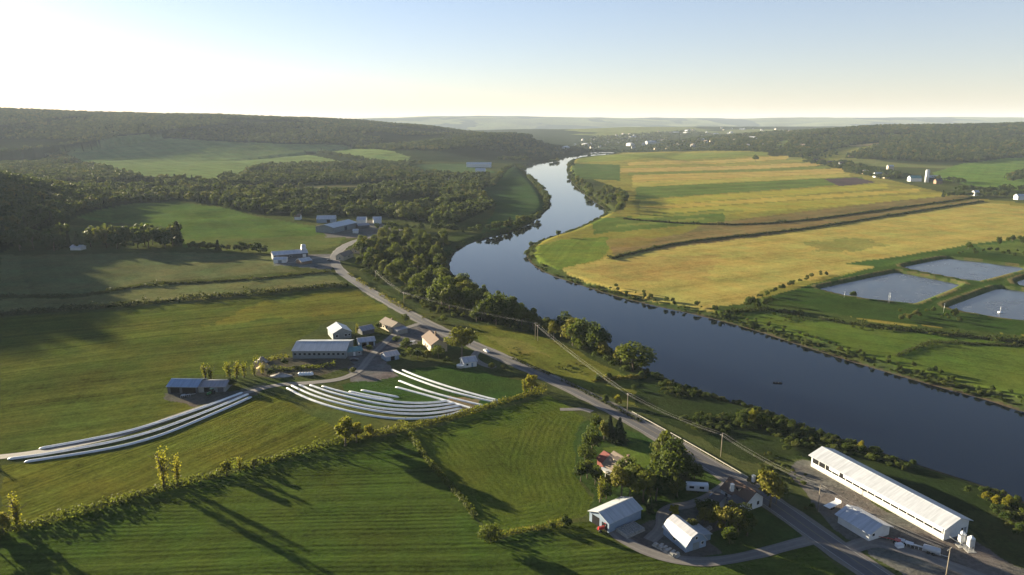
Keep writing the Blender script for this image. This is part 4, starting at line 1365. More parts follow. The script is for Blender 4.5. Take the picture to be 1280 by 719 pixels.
for pxs, sp, wd in lines:
    ps = resample(PP(pxs), sp * .8)
    for _ in range(max(1, int(wd / 9))):
        acc.append(ps + rng.uniform(-wd / 2, wd / 2, ps.shape))
g = np.concatenate(acc)
stuff('treeline', 'far rows of trees between the fields', g, (6, 12), (.9, 1.3), FARC, 5)
# trees among the houses of the far town
g = scatter(PP([(690, 187), (740, 172), (860, 163), (1000, 166), (1060, 200), (1000, 195), (940, 187.5), (780, 188)]), 24, 45)
g = g[fbm(g[:, 0] / 220, g[:, 1] / 220, 37, 3) > .42]
stuff('town_greenery', 'trees between the houses of the far town', g, (7, 13), (.9, 1.3), FARC, 6)
# undergrowth on the near bank
g = scatter(PP([(800, 466), (850, 484), (950, 515), (1080, 561), (1230, 611), (1330, 660), (1270, 672), (1180, 618), (1080, 572), (1000, 560), (940, 575), (870, 540), (800, 508), (770, 480)]), 2.6, 46)
g = g[fbm(g[:, 0] / 16, g[:, 1] / 16, 39, 3) > .42]
stuff('undergrowth', 'dark rough scrub on the near river bank', g, (.7, 2.6), (.9, 1.5), SHC, 7)
g = scatter(PP([(920, 575), (1000, 562), (1013, 600), (1030, 640), (1050, 668), (1010, 655), (960, 610)]), 2.8, 47)
g = g[fbm(g[:, 0] / 12, g[:, 1] / 12, 40, 3) > .5]
stuff('undergrowth', 'olive scrub between the road and the long white barn', g, (.6, 2.0), (.9, 1.5), SHC, 8)
g = scatter(PP([(440, 330), (480, 360), (540, 392), (590, 404), (700, 428), (790, 470), (800, 462), (700, 411), (640, 386), (572, 355), (560, 335), (562, 300), (480, 296)]), 4.6, 48)
g = g[fbm(g[:, 0] / 20, g[:, 1] / 20, 41, 3) > .47]
stuff('undergrowth', 'brush beneath the trees of the river belt', g, (1.2, 4.2), (.9, 1.5), SHC, 9)
g = scatter(PP([(895, 398), (930, 384), (1010, 390), (1090, 405), (1290, 422), (1290, 434), (1150, 418), (1040, 408), (940, 398)]), 3.4, 49)
g = g[fbm(g[:, 0] / 14, g[:, 1] / 14, 44, 3) > .52]
stuff('undergrowth', 'rough weeds between the lagoons and the green field', g, (.6, 1.8), (.9, 1.5), SHC, 10)
g = scatter(PP([(585, 408), (640, 414), (700, 430), (775, 470), (800, 495), (770, 505), (700, 474), (640, 448), (600, 430)]), 3.2, 50)
g = g[fbm(g[:, 0] / 14, g[:, 1] / 14, 48, 3) > .55]
stuff('undergrowth', 'tufts of weeds on the grassy slope by the pole pair', g, (.4, 1.1), (1, 1.8), SHC, 12)
bk = []
cl = resample(np.concatenate([RIVER, RIVER[:1]]), 1.5)
t = np.gradient(cl, axis=0); t /= np.hypot(t[:, 0], t[:, 1])[:, None] + 1e-9
n = np.stack([t[:, 1], -t[:, 0]], 1)
for sgn in (-1, 1):
    q = cl + n * sgn * rng.uniform(.6, 6, (len(cl), 1)) + rng.uniform(-1.5, 1.5, cl.shape)
    bk.append(q[~inside(RIVER, q[:, 0], q[:, 1])])
g = np.concatenate(bk)
g = g[(g[:, 1] < 2200) & (g[:, 1] > 150) & (fbm(g[:, 0] / 15, g[:, 1] / 15, 47, 2) > .42)]
stuff('bank_growth', 'reeds and brush along the river edges', g, (.6, 2.2), (1, 1.7), SHC, 11)

# ------------------------------------------------------------------ buildings
def frame_of(A, B, W):
    a = P(*A); b = P(*B)
    d = b - a; L = float(np.hypot(*d)); d /= L
    n = np.array([-d[1], d[0]])
    c = (a + b) / 2 + n * W / 2
    return c, L, math.atan2(d[1], d[0])


def profile(W, he, hr, o, kind_):
    if kind_ == 'gable':
        k = (hr - he) / (W / 2)
        return [(-W / 2 - o, he - k * o), (0, hr), (W / 2 + o, he - k * o)]
    if kind_ == 'gambrel':
        q = W * .28
        hm = he + (hr - he) * .66
        k = (hm - he) / (W / 2 - q)
        return [(-W / 2 - o * .5, he - k * o * .5), (-q, hm), (0, hr), (q, hm), (W / 2 + o * .5, he - k * o * .5)]
    if kind_ == 'mono':
        k = (hr - he) / W
        return [(-W / 2 - o, he - k * o), (W / 2 + o, hr + k * o)]
    if kind_ == 'arch':
        return [((W / 2 + o) * math.sin(t) * 1.0, he + (hr - he) * (math.cos(t) - math.cos(1.45)) / (1 - math.cos(1.45))) for t in np.linspace(-1.45, 1.45, 11)]


def building(name, label, cat, A, B, W, he, hr, rmat, wmat, kind_='gable', over=.45, items=(), group=None, world=None, base=.25):
    """A, B: pixel ground points of one long wall, the building lies on the left of A->B; items: openings"""
    if world is None:
        c, L, ang = frame_of(A, B, W)
    else:
        c, L, ang = world
    zs = [h1(c[0] + dx, c[1] + dy) for dx, dy in ((0, 0), (W / 3, 0), (-W / 3, 0), (0, W / 3), (0, -W / 3))]
    root = empty(name, (c[0], c[1], max(zs) + .02), ang)
    pr = profile(W, he, hr, over, kind_)
    ys = [p[0] for p in pr]; zz = [p[1] for p in pr]
    f = lambda y: float(np.interp(y, ys, zz)) - .004
    wp = [(-W / 2, -1.2), (W / 2, -1.2), (W / 2, f(W / 2))] + [(y, f(y)) for y in sorted([q for q in ys if abs(q) < W / 2 - .05], reverse=True)] + [(-W / 2, f(-W / 2))]
    MB().extrude_yz(wp, -L / 2, L / 2).build('wall', M[wmat], root)
    t = .16
    top = [(y, z + t) for y, z in pr]
    rb = MB()
    rb.extrude_yz(pr + top[::-1], -L / 2 - over, L / 2 + over)
    if kind_ == 'gable':
        rb.box((0, 0, hr + t + .012), (L + 2 * over, .34, .07))
    rb.build('roof', M[rmat], root)
    for it in items:
        what, face, pos, z0, w, h = it[:6]
        mt = it[6] if len(it) > 6 else None
        def at(dep, w_, h_, zc, prou):
            if face in 'fb':
                s = -1 if face == 'f' else 1
                return (pos, s * (W / 2 + prou - dep / 2), zc), (w_, dep, h_)
            s = -1 if face == 'l' else 1
            return (s * (L / 2 + prou - dep / 2), pos, zc), (dep, w_, h_)
        if what == 'window':
            c1, d1 = at(.14, w + .24, h + .24, z0 + h / 2, .05)
            o = MB().box(c1, d1).build('window', M[mt or 'white_wall'], root)
            c2, d2 = at(.1, w, h, z0 + h / 2, .075)
            MB().box(c2, d2).build('pane', M['glass'], o)
        elif what == 'door':
            c1, d1 = at(.12, w, h, z0 + h / 2, .05)
            MB().box(c1, d1).build('door', M[mt or 'grey_wall'], root)
        elif what == 'opening':
            c1, d1 = at(.12, w, h, z0 + h / 2, .03)
            MB().box(c1, d1).build('opening', M[mt or 'dark_opening'], root)
        elif what == 'band':
            c1, d1 = at(.1, w, h, z0 + h / 2, .04)
            MB().box(c1, d1).build(it[7], M[mt], root)
        elif what == 'chimney':
            zc = f(face) if not isinstance(face, str) else hr
            MB().box((pos, face if not isinstance(face, str) else 0, z0), (w, w, h)).box((pos, face if not isinstance(face, str) else 0, z0 + h / 2 + .04), (w + .15, w + .15, .1)).build('chimney', M[mt or 'brown_wall'], root)
        elif what == 'dormer':
            # small gabled window box on the roof slope facing side f or b
            s = -1 if face == 'f' else 1
            y0 = s * W * .30
            d = MB().extrude_yz([(y0 - s * .0, z0), (y0, z0 + h), (0, z0 + h + .02), (0, z0)][::s], pos - w / 2, pos + w / 2)
            o = d.build('dormer', M[mt or 'cream_wall'], root)
            MB().box((pos, y0 * .55, z0 + h + .1), (w + .5, abs(y0) * 1.1 + .3, .14)).build('dormer_roof', M[rmat], o)
            MB().box((pos, y0 + s * .02, z0 + h * .55), (w * .6, .06, h * .55)).build('pane', M['glass'], o)
    tag(root, label, cat, group)
    root['_L'] = L
    return root


def wins(face, n, L, z0, w, h, mat=None, m=.08):
    xs = np.linspace(-L / 2 * (1 - m * 2), L / 2 * (1 - m * 2), n)
    return [('window', face, float(x), z0, w, h, mat) for x in xs]


def length(A, B):
    return float(np.hypot(*(P(*B) - P(*A))))


# long white barn beside the river
A, B = (1013.4, 583), (1179, 676)
LL = length(A, B)
it = [('band', 'f', 0, 1.9, LL - 1.0, 2.1, 'dark_opening', 'curtain_opening'), ('band', 'f', 0, .05, LL - .2, .35, 'concrete', 'footing')]
it += [('door', 'r', -1.2, .1, 2.4, 2.7, 'white_wall'), ('window', 'r', 2.6, 1.4, .9, .9), ('door', 'r', 4.0, .1, 1.0, 2.1, 'grey_wall')]
barn = building('poultry_barn', 'very long white metal barn beside the river with a dark open side', 'barn', A, B, 10.6, 4.4, 6.3, 'white_metal', 'white_wall', over=.8, items=it)
crt = MB()
for x0, x1 in ((-LL / 2 + 8, -LL / 2 + 12.5), (-LL / 2 + 14, LL / 2 - .6)):
    crt.box(((x0 + x1) / 2, -10.6 / 2 - .06, 3.3), (x1 - x0, .05, 1.35))
crt.build('curtain', M['white_plastic'], barn)
fr = MB()
for x in np.linspace(-LL / 2 + .6, LL / 2 - .6, 18):
    fr.box((float(x), -10.6 / 2 - .10, 2.95), (.2, .08, 2.1))
fr.build('curtain_post', M['white_wall'], barn)
# small white barn
A, B = (1047, 653.5), (1085.7, 677)
it = [('band', 'f', 0, 2.3, length(A, B) - .6, .5, 'dark_wall', 'vent_strip'), ('door', 'r', .4, .05, 2.8, 2.5, 'white_wall'), ('window', 'r', -2.5, 1.3, .9, .8)]
building('white_barn', 'small white metal barn between the road and the long one', 'barn', A, B, 8.6, 2.9, 4.6, 'white_metal', 'white_wall', over=.8, items=it)
# machine shed
A, B = (761, 666.5), (801, 648)
Lm = length(A, B)
it = [('opening', 'l', 1.5, 0, 3.2, 2.9), ('opening', 'l', -2.4, 0, 2.4, 2.4), ('door', 'f', 3, 0, 1.0, 2.1, 'blue_wall')]
building('machine_shed', 'bright metal roofed shed with dark doorways at the mown field', 'shed', A, B, 8.6, 3.3, 5.0, 'bluegrey_metal', 'blue_wall', items=it)
# gambrel barn
A, B = (839, 682), (858, 697)
Lg = length(A, B)
gb = building('gambrel_barn', 'white gambrel roofed barn with a blue gable above the curved drive', 'barn', (829, 668), (857, 691), 7.4, 2.4, 5.4, 'violet_metal', 'blue_wall', 'gambrel',
              items=[('door', 'r', 0, 0, 2.4, 2.3, 'grey_wall'), ('window', 'r', 2.3, 1.2, .8, .8), ('window', 'r', 0, 3.3, .8, .8), ('window', 'f', 0, 1.1, 1.0, .7)])
gl = gb['_L']
MB().extrude_yz([(3.75, -1), (7.2, -1), (7.2, 1.9), (3.75, 2.5)], -gl * .38, gl * .30).build('lean_to', M['blue_wall'], gb)
MB().extrude_yz([(3.9, 2.52), (7.5, 1.9), (7.5, 2.03), (3.9, 2.66)], -gl * .42, gl * .34).build('lean_to_roof', M['bluegrey_metal'], gb)
# house with tan roof and red annex
A, B = (754, 590), (772, 602)
hs = building('farmhouse', 'tan roofed cream house with a red annex in a ring of trees', 'house', A, B, 9.5, 3.2, 6.6, 'tan_shingle', 'cream_wall', over=.5,
              items=[('window', 'f', -2, 1.1, 1.0, 1.2), ('window', 'f', 1.5, 1.1, 1.0, 1.2), ('window', 'l', -2, 1.2, 1.0, 1.2), ('window', 'l', 2, 1.2, 1.0, 1.2), ('window', 'l', 0, 3.9, .9, 1.0), ('door', 'f', 3.1, .05, 1.0, 2.1, 'brown_wall'),
                     ('dormer', 'f', .2, 4.6, 2.6, 1.5, 'cream_wall'), ('chimney', 1.2, 2.2, 6.6, .8, 2.0)])
La = hs['_L']
MB().extrude_yz([(-3.2, -1), (3.2, -1), (3.2, 2.6), (0, 4.4), (-3.2, 2.6)], -La / 2 - 5.5, -La / 2 - .02).build('annex', M['red_wall'], hs)
MB().extrude_yz([(-3.7, 2.34), (0, 4.42), (3.7, 2.34), (3.7, 2.5), (0, 4.6), (-3.7, 2.5)], -La / 2 - 5.9, -La / 2 - .03).build('annex_roof', M['red_wall'], hs)
MB().box((0, -9.5 / 2 - 1.2, 2.45), (La * .8, 2.6, .14)).build('porch_roof', M['white_wall'], hs)
for x in (-La * .36, 0, La * .36):
    MB().box((x, -9.5 / 2 - 2.2, 1.1), (.16, .16, 2.55)).build('porch_post', M['white_wall'], hs)
# red roofed house
A, B = (901, 621), (932, 640)
rh = building('farmhouse', 'white house with rusty brown roof and pale chimneys beside the road', 'house', A, B, 7.5, 3.2, 6.0, 'brown_shingle', 'white_wall',
              items=[('window', 'f', -3, 1.1, 1.0, 1.2), ('window', 'f', 0, 1.1, 1.0, 1.2), ('door', 'f', 2, .05, 1.0, 2.1, 'brown_wall'), ('window', 'r', -1.6, 1.1, 1.0, 1.2), ('window', 'r', 1.6, 1.1, 1.0, 1.2),
                     ('dormer', 'f', -.2, 4.2, 2.0, 1.3, 'cream_wall'), ('chimney', -5.4, 0.6, 6.6, .95, 2.4, 'white_wall'), ('chimney', 5.6, -0.6, 6.3, .9, 2.2, 'white_wall')])
Lr = rh['_L']
MB().extrude_yz([(-7.3, -1), (-3.77, -1), (-3.77, 3.0), (-7.3, 3.0)], Lr / 2 - 4.4, Lr / 2 - .3).build('wing', M['white_wall'], rh)
MB().extrude_yz([(-7.7, 2.96), (-3.77, 3.7), (-3.77, 3.84), (-7.7, 3.1)], Lr / 2 - 4.8, Lr / 2 + .1).build('wing_roof', M['dark_shingle'], rh)
building('garden_shed', 'white walled dark roofed hut close to the brown roofed house', 'shed', (888, 630), (898, 636), 4.5, 2.4, 3.6, 'dark_shingle', 'white_wall', items=[('window', 'f', 0, 1.0, 1.0, .8), ('door', 'l', 0, 0, .9, 2)])
# mobile home / trailer
tr = empty('camper_trailer', (*P(871, 614), 0)); tr.location.z = h1(tr.location.x, tr.location.y) + .02; tr.rotation_euler.z = R(-8)
sh = [(-1.2, .65), (1.2, .65), (1.25, 1.2), (1.2, 2.6), (.9, 2.9), (-.9, 2.9), (-1.2, 2.6), (-1.25, 1.2)]
MB().extrude_yz(sh, -3.6, 3.6).build('body', M['paint_white'], tr)
for x in (-1.9, 1.4): MB().box((x, -1.25, 1.95), (1.5, .06, .8)).build('window', M['glass'], tr)
MB().box((.1, -1.25, 1.6), (.75, .06, 1.85)).build('door', M['white_wall'], tr)
for s in (-1, 1): MB().tube([(.1, s * 1.05, .36), (.1, s * 1.22, .36)], .36, 14).build('wheel', M['rubber'], tr)
MB().tube([(3.55, 0, .62), (4.8, 0, .55)], .08, 6).tube([(4.7, 0, .6), (4.7, 0, 0)], .05, 6).build('hitch', M['galvanised'], tr)
tag(tr, 'white camper trailer with two dark windows parked under the trees', 'trailer')

# farmstead by the road bend
A, B = (366, 448.5), (432.5, 448.5)
Lb = length(A, B)
it = wins('f', 11, Lb, 2.0, 1.2, 1.0, 'grey_wall', .05) + [('door', 'r', 0, 0, 2.8, 2.6, 'grey_wall'), ('door', 'l', 0, 0, 2.6, 2.6, 'dark_wall')]
building('dairy_barn', 'long blue grey roofed barn with a row of square windows', 'barn', A, B, 19, 4.3, 6.4, 'bluegrey_metal', 'grey_wall', items=it)
building('white_barn', 'pale roofed barn with broad gable behind the long grey barn', 'barn', (410, 418), (416.5, 425.5), 10.5, 4.0, 6.6, 'white_metal', 'grey_wall', world=None,
         items=[('window', 'r', -3, 1.6, 1.4, 1.2), ('window', 'r', 2, 1.6, 1.4, 1.2), ('window', 'r', 4, 1.6, 1.0, 1.2)])
building('milk_house', 'low teal roofed building joined at the end of the long barn', 'shed', (433, 446), (453, 444), 7, 2.6, 3.8, 'teal_metal', 'grey_wall', items=[('door', 'f', 0, 0, 1.0, 2.1, 'white_wall'), ('window', 'f', 2.6, 1, 1, .9)])
building('garage', 'small violet roofed shed with open front beside the yard', 'shed', (449, 434), (469, 432), 7.5, 2.8, 4.0, 'violet_metal', 'blue_wall', items=[('opening', 'f', -1.6, 0, 2.6, 2.3), ('opening', 'f', 2.2, 0, 2.6, 2.3)])
building('shed', 'dark grey roofed shed behind the violet roofed one', 'shed', (453, 419), (468, 416), 7, 2.6, 4.2, 'grey_metal', 'dark_wall')
# house with garage by the road
h2 = building('house', 'low cream house with brown roof and attached garage', 'house', (474, 409), (489, 416), 9, 3.0, 5.4, 'tan_shingle', 'cream_wall',
              items=[('window', 'f', -2, 1.1, 1.3, 1.1), ('window', 'f', 2, 1.1, 1.3, 1.1), ('window', 'l', 0, 1.1, 1.2, 1.1), ('chimney', 0, .4, 5.8, .7, 1.6)])
Lh = h2['_L']
MB().extrude_yz([(-3.6, -1), (3.2, -1), (3.2, 2.5), (-3.6, 2.5)], Lh / 2 + .02, Lh / 2 + 6).build('garage', M['grey_wall'], h2)
MB().extrude_yz([(-4.0, 2.52), (3.5, 2.95), (3.5, 3.1), (-4.0, 2.66)], Lh / 2 + .02, Lh / 2 + 6.4).build('garage_roof', M['grey_metal'], h2)
building('house', 'brown roofed house with a sunlit gable next to the big roadside tree', 'house', (528, 430), (539, 441.5), 9.0, 4.4, 7.2, 'brown_shingle', 'cream_wall',
         items=[('window', 'l', -2.4, 1.1, 1.1, 1.3), ('window', 'l', 2.4, 1.1, 1.1, 1.3), ('window', 'l', 0, 4.4, 1.1, 1.2), ('window', 'f', -2, 1.2, 1.1, 1.3), ('window', 'f', 2, 1.2, 1.1, 1.3), ('door', 'f', 0, 0, 1, 2.1, 'dark_wall'), ('chimney', .5, .8, 8.4, .8, 2)])
building('shed', 'little shed with a rusty pinkish roof at the yard edge', 'shed', (483, 452), (499, 449), 6.5, 2.6, 4.0, 'rusty_metal', 'blue_wall', items=[('opening', 'f', 0, 0, 2.2, 2.1)])
building('house', 'small violet blue roofed house on the short drive', 'house', (580, 460), (596, 458), 7, 2.8, 4.4, 'violet_metal', 'white_wall', items=[('window', 'f', -1.6, 1, 1.1, 1), ('door', 'f', 1, 0, 1, 2.1, 'blue_wall'), ('window', 'l', 0, 1, 1.1, 1)])
# open field shed
A, B = (210, 492), (247, 492)
Ls = length(A, B)
building('field_shed', 'blue roofed open fronted shed beside the silage tubes', 'shed', A, B, 10, 3.2, 5.0, 'blue_metal', 'dark_wall', items=[('opening', 'f', Ls * .22, 0, Ls * .45, 2.6), ('opening', 'f', -Ls * .25, 0, Ls * .3, 2.6, 'dark_opening'), ('door', 'l', 0, 0, 3, 2.7, 'red_wall')])
building('field_shed', 'grey roofed lean end shed joined to the blue one', 'shed', (248, 491), (282, 490), 9, 2.6, 3.9, 'grey_metal', 'grey_wall', items=[('opening', 'f', -2, 0, 3, 2.2), ('door', 'f', 4, 0, 2.6, 2.2, 'dark_wall')])
# low white barn by the bend
building('white_barn', 'long low white roofed barn at the bend of the road', 'barn', (342, 325.5), (385, 321), 13, 3.8, 6.2, 'white_metal', 'dark_wall', items=[('window', 'f', -12, 1, 2, 1.2), ('window', 'f', 0, 1, 2, 1.2), ('door', 'f', 12, 0, 3, 2.8, 'white_wall')])
building('white_shed', 'white walled shed in front of the long low barn', 'shed', (342, 329.5), (358, 328.5), 8, 3.0, 4.4, 'white_metal', 'white_wall', items=[('door', 'f', 0, 0, 3, 2.4, 'grey_wall')])
building('shed', 'cream roofed little shed on the green by the road bend', 'shed', (377, 331), (390, 329), 9, 2.4, 4.4, 'white_metal', 'brown_wall')
# houses in the wood at the bend
building('house', 'cream house half hidden in the wood at the bend, by the road', 'house', (430, 326), (442, 321), 8, 3.5, 6.2, 'tan_shingle', 'cream_wall', items=[('window', 'f', 0, 1.2, 1.2, 1.2), ('window', 'l', 0, 1.2, 1.2, 1.2)])
building('house', 'sunlit cream house deeper in the wood at the bend', 'house', (450, 317), (461, 310), 8, 4, 7, 'tan_shingle', 'cream_wall', items=[('window', 'l', 0, 1.4, 1.2, 1.2), ('window', 'f', 0, 1.4, 1.2, 1.2)])
# roadside hamlet
building('white_house', 'white roofed building standing before the dark wood', 'house', (396, 279), (419, 278), 14, 4.5, 8, 'white_metal', 'blue_wall', items=[('opening', 'f', 3, 0, 4, 3.4)])
building('warehouse', 'wide grey roofed warehouse running toward the road hamlet', 'warehouse', (417, 292), (447, 284), 24, 6, 9, 'bluegrey_metal', 'grey_wall', items=[('door', 'f', 0, 0, 5, 4.5, 'dark_wall')])
building('white_house', 'white roofed house behind the grey warehouse', 'house', (446, 279.5), (457, 279.5), 11, 4.5, 7.5, 'white_metal', 'white_wall')
building('white_house', 'white house at the edge of the dark wood past the hamlet', 'house', (467, 279.5), (477, 279.5), 11, 4.5, 7.5, 'white_metal', 'white_wall')
building('shed', 'dark roofed shed in the yard behind the road hamlet', 'shed', (448, 286), (462, 285), 10, 3.2, 5, 'grey_metal', 'dark_wall')
building('white_house', 'tiny white hut near the warehouse front', 'shed', (441, 291.8), (447, 291.8), 6, 3, 4.5, 'white_metal', 'white_wall')
building('cottage', 'cream cottage at the field edge beneath a pale round tree', 'house', (368, 275), (375, 275), 8, 4, 7, 'tan_shingle', 'white_wall')
building('white_shed', 'small white building before the dark shaded wood', 'shed', (88, 313), (101, 313), 8, 3.0, 4.6, 'white_metal', 'white_wall')
building('warehouse', 'long white roofed building on the far bank terrace', 'warehouse', (583, 209), (614, 209.5), 26, 9, 13, 'white_metal', 'white_wall')
building('white_house', 'pale building below the long white roofed one', 'house', (594, 217), (606, 217), 22, 8, 12, 'white_metal', 'white_wall')
building('white_house', 'small pale building among the trees down the terrace', 'house', (560, 226), (568, 226), 14, 6, 9, 'white_metal', 'white_wall')
# farms beyond the golden plain
building('far_barn', 'teal roofed barn beside the tall white silo', 'barn', (1138, 227), (1152, 227), 14, 7, 12, 'teal_metal', 'white_wall')
building('far_barn', 'long pale barn right behind the tall white silo', 'barn', (1160, 226), (1176, 226), 12, 7, 11, 'white_metal', 'dark_wall')
building('far_barn', 'brown barn past the tall white silo', 'barn', (1170, 230), (1178, 230), 10, 6, 10, 'dark_shingle', 'brown_wall')
building('far_house', 'cream square building on the edge of the far wood', 'house', (1110, 213), (1117, 213), 14, 10, 13, 'white_metal', 'cream_wall')
building('far_house', 'white house with red door left of the silo farm', 'house', (1094, 222), (1103, 222), 12, 7, 11, 'white_metal', 'white_wall')
building('far_house', 'pale house in a row left of the silo farm', 'house', (1106, 223), (1112, 223), 11, 6, 10, 'tan_shingle', 'cream_wall')
building('far_house', 'bright white house at the foot of the dark tree row', 'house', (1218, 245), (1224, 245), 9, 6, 9, 'white_metal', 'white_wall')
building('far_house', 'white house at the far end of the dark tree row', 'house', (1272, 250), (1281, 250), 10, 6, 9, 'white_metal', 'white_wall')
for u, v, lab in [(1020, 203, 'row house nearest the lime field under the far wood'), (1028, 204, 'second house along the road under the far wood'), (1038, 206, 'house between gardens along the road under the far wood'), (1052, 207, 'brown house at the dip of the road under the far wood'), (1064, 196, 'white house above the road on the far slope'), (1083, 218, 'little house at the edge of the golden plain')]:
    building('far_house', lab, 'house', (u - 3, v), (u + 3, v), 11, 6, 10, random.choice(['tan_shingle', 'dark_shingle', 'white_metal']), random.choice(['white_wall', 'cream_wall', 'brown_wall']))

# ------------------------------------------------------------------ far town: one small house mesh per variant, copied
def town_mesh(name, w, l, he, hr, wm, rm):
    mb = MB()
    mb.extrude_yz([(-w / 2, -3), (w / 2, -3), (w / 2, he), (0, hr), (-w / 2, he)], -l / 2, l / 2, 0)
    mb.extrude_yz([(-w / 2 - .4, he - .3), (0, hr + .02), (w / 2 + .4, he - .3), (w / 2 + .4, he), (0, hr + .35), (-w / 2 - .4, he)], -l / 2 - .4, l / 2 + .4, 1)
    return mb.mesh(name, [M[wm], M[rm]])


TV = [(town_mesh('town_house', 11, 14, 6, 10, 'pale_wall', 'grey_metal'), 'white walled and grey roofed house of the far town'),
      (town_mesh('town_house', 11, 15, 6, 10, 'cream_wall', 'dark_shingle'), 'cream house with dark roof in the far town'),
      (town_mesh('town_house', 12, 16, 7, 11, 'pale_wall', 'tan_shingle'), 'white house with tan roof in the far town'),
      (town_mesh('town_hall', 22, 46, 9, 13, 'pale_wall', 'violet_metal'), 'large flat white hall in the far town')]
g = scatter(PP([(694, 186), (720, 174), (800, 165), (900, 160.5), (1000, 163), (1030, 178), (1010, 190), (960, 186), (860, 186), (780, 187)]), 60, 51, maxn=165)
protos = [None] * 4
for q in g:
    i = random.choices(range(4), (3, 4, 4, .9))[0]
    z = h1(q[0], q[1])
    if protos[i] is None:
        o = link(bpy.data.objects.new(TV[i][0].name, TV[i][0])); protos[i] = o
    else:
        o = protos[i].copy(); COL.objects.link(o)
    o.location = (q[0], q[1], z + .3); o.rotation_euler = (0, 0, random.uniform(0, 3.14))
    s = random.uniform(.7, 1.15); o.scale = (s, s, s)
    tag(o, TV[i][1], 'house', TV[i][1].replace('house', 'houses').replace('hall', 'halls'))

# ------------------------------------------------------------------ silos
def tower_silo(u, v, h, r, label):
    q = P(u, v); o = empty('farm_silo', (q[0], q[1], h1(*q)))
    MB().lathe([(r, -1), (r, h * .9)], 24).build('tower', M['white_metal'], o)
    MB().lathe([(r + .06, h * .9 + .01), (r * .85, h * .95), (r * .5, h * .985), (.1, h)], 24).build('dome', M['galvanised'], o)
    mb = MB()
    for k in range(9): mb.lathe([(r + .05, h * .09 * (k + 1) - .1), (r + .05, h * .09 * (k + 1) + .1)], 24)
    mb.build('hoop', M['galvanised'], o)
    MB().box((0, -r - .35, h * .45), (.9, .7, h * .9)).build('chute', M['white_metal'], o)
    return tag(o, label, 'silo')


tower_silo(1158, 228, 27, 4.0, 'tall white silo at the farm beyond the golden plain')
tower_silo(380, 320, 11, 2.2, 'slim pale silo standing at the long low white barn')


def feed_bin(u, v, label):
    q = P(u, v); o = empty('feed_silo', (q[0], q[1], h1(*q)))
    MB().lathe([(.35, 1.1), (1.25, 2.5), (1.25, 5.4), (1.28, 5.42), (.5, 6.2), (.3, 6.35)], 22).build('tank', M['white_plastic'], o)
    MB().lathe([(.42, 6.33), (.42, 6.5), (.1, 6.6)], 14).build('lid', M['galvanised'], o)
    for k in range(4):
        t = math.pi / 4 + k * math.pi / 2
        MB().tube([(1.2 * math.cos(t), 1.2 * math.sin(t), -.2), (1.2 * math.cos(t), 1.2 * math.sin(t), 2.9)], .09, 6).build('leg', M['galvanised'], o)
    mb = MB()
    mb.tube([(-.2, -1.32, .2), (-.2, -1.32, 5.5)], .03, 5).tube([(.2, -1.32, .2), (.2, -1.32, 5.5)], .03, 5)
    for k in range(14): mb.tube([(-.2, -1.32, .5 + k * .36), (.2, -1.32, .5 + k * .36)], .02, 5)
    mb.build('ladder', M['galvanised'], o)
    MB().tube([(0, 0, 1.2), (-1.5, 1.0, 1.5), (-3.2, 2.0, 2.6)], .11, 7).build('feed_pipe', M['galvanised'], o)
    MB().box((0, 0, -.05), (3.2, 3.2, .3)).build('pad', M['concrete'], o)
    o.scale = (.8, .8, .72)
    return tag(o, label, 'silo')


feed_bin(1201, 682, 'white feed silo closest to the end wall of the long barn')
feed_bin(1212, 688, 'white feed silo on the open side of the pair by the long barn')

# ------------------------------------------------------------------ silage tubes
def tube_row(px, rad, label, group=None):
    pts = resample(PP(px), .5)
    r_ = np.random.default_rng(len(px) * 31 + int(px[0][0]))
    n = len(pts)
    z = H(pts[:, 0], pts[:, 1])
    t = np.gradient(pts, axis=0); t /= np.hypot(t[:, 0], t[:, 1])[:, None]
    nr = np.stack([-t[:, 1], t[:, 0]], 1)
    nth = 15
    th = np.linspace(-.25, math.pi + .25, nth)
    s = np.arange(n) * .5
    end = np.minimum(s, s[-1] - s)
    cap = np.sqrt(np.clip(1 - (1 - np.clip(end / 2.0, 0, 1)) ** 2, 0.02, 1))
    rr = rad * cap * (1 + .05 * (vnoise(s / 2.2, s * 0, 3) - .5) - .035 * np.abs(np.cos(s * math.pi / 1.35)) ** 10)
    V = np.empty((n, nth, 3))
    for k in range(nth):
        V[:, k, :2] = pts + nr * (np.cos(th[k]) * rr)[:, None]
        V[:, k, 2] = z + np.sin(th[k]) * rr * 1.02 + rr * .05
    c0 = V.mean((0, 1)); c0[2] = z.mean()
    idx = np.arange(n * nth).reshape(n, nth)
    F = np.stack([idx[:-1, :-1], idx[:-1, 1:], idx[1:, 1:], idx[1:, :-1]], -1).reshape(-1, 4)
    o = link(bpy.data.objects.new('silage_tube', np_mesh('silage_tube', (V - c0).reshape(-1, 3), F, M['white_plastic'], smooth_sh=True)))
    o.location = c0
    return tag(o, label, 'silage tube', group)


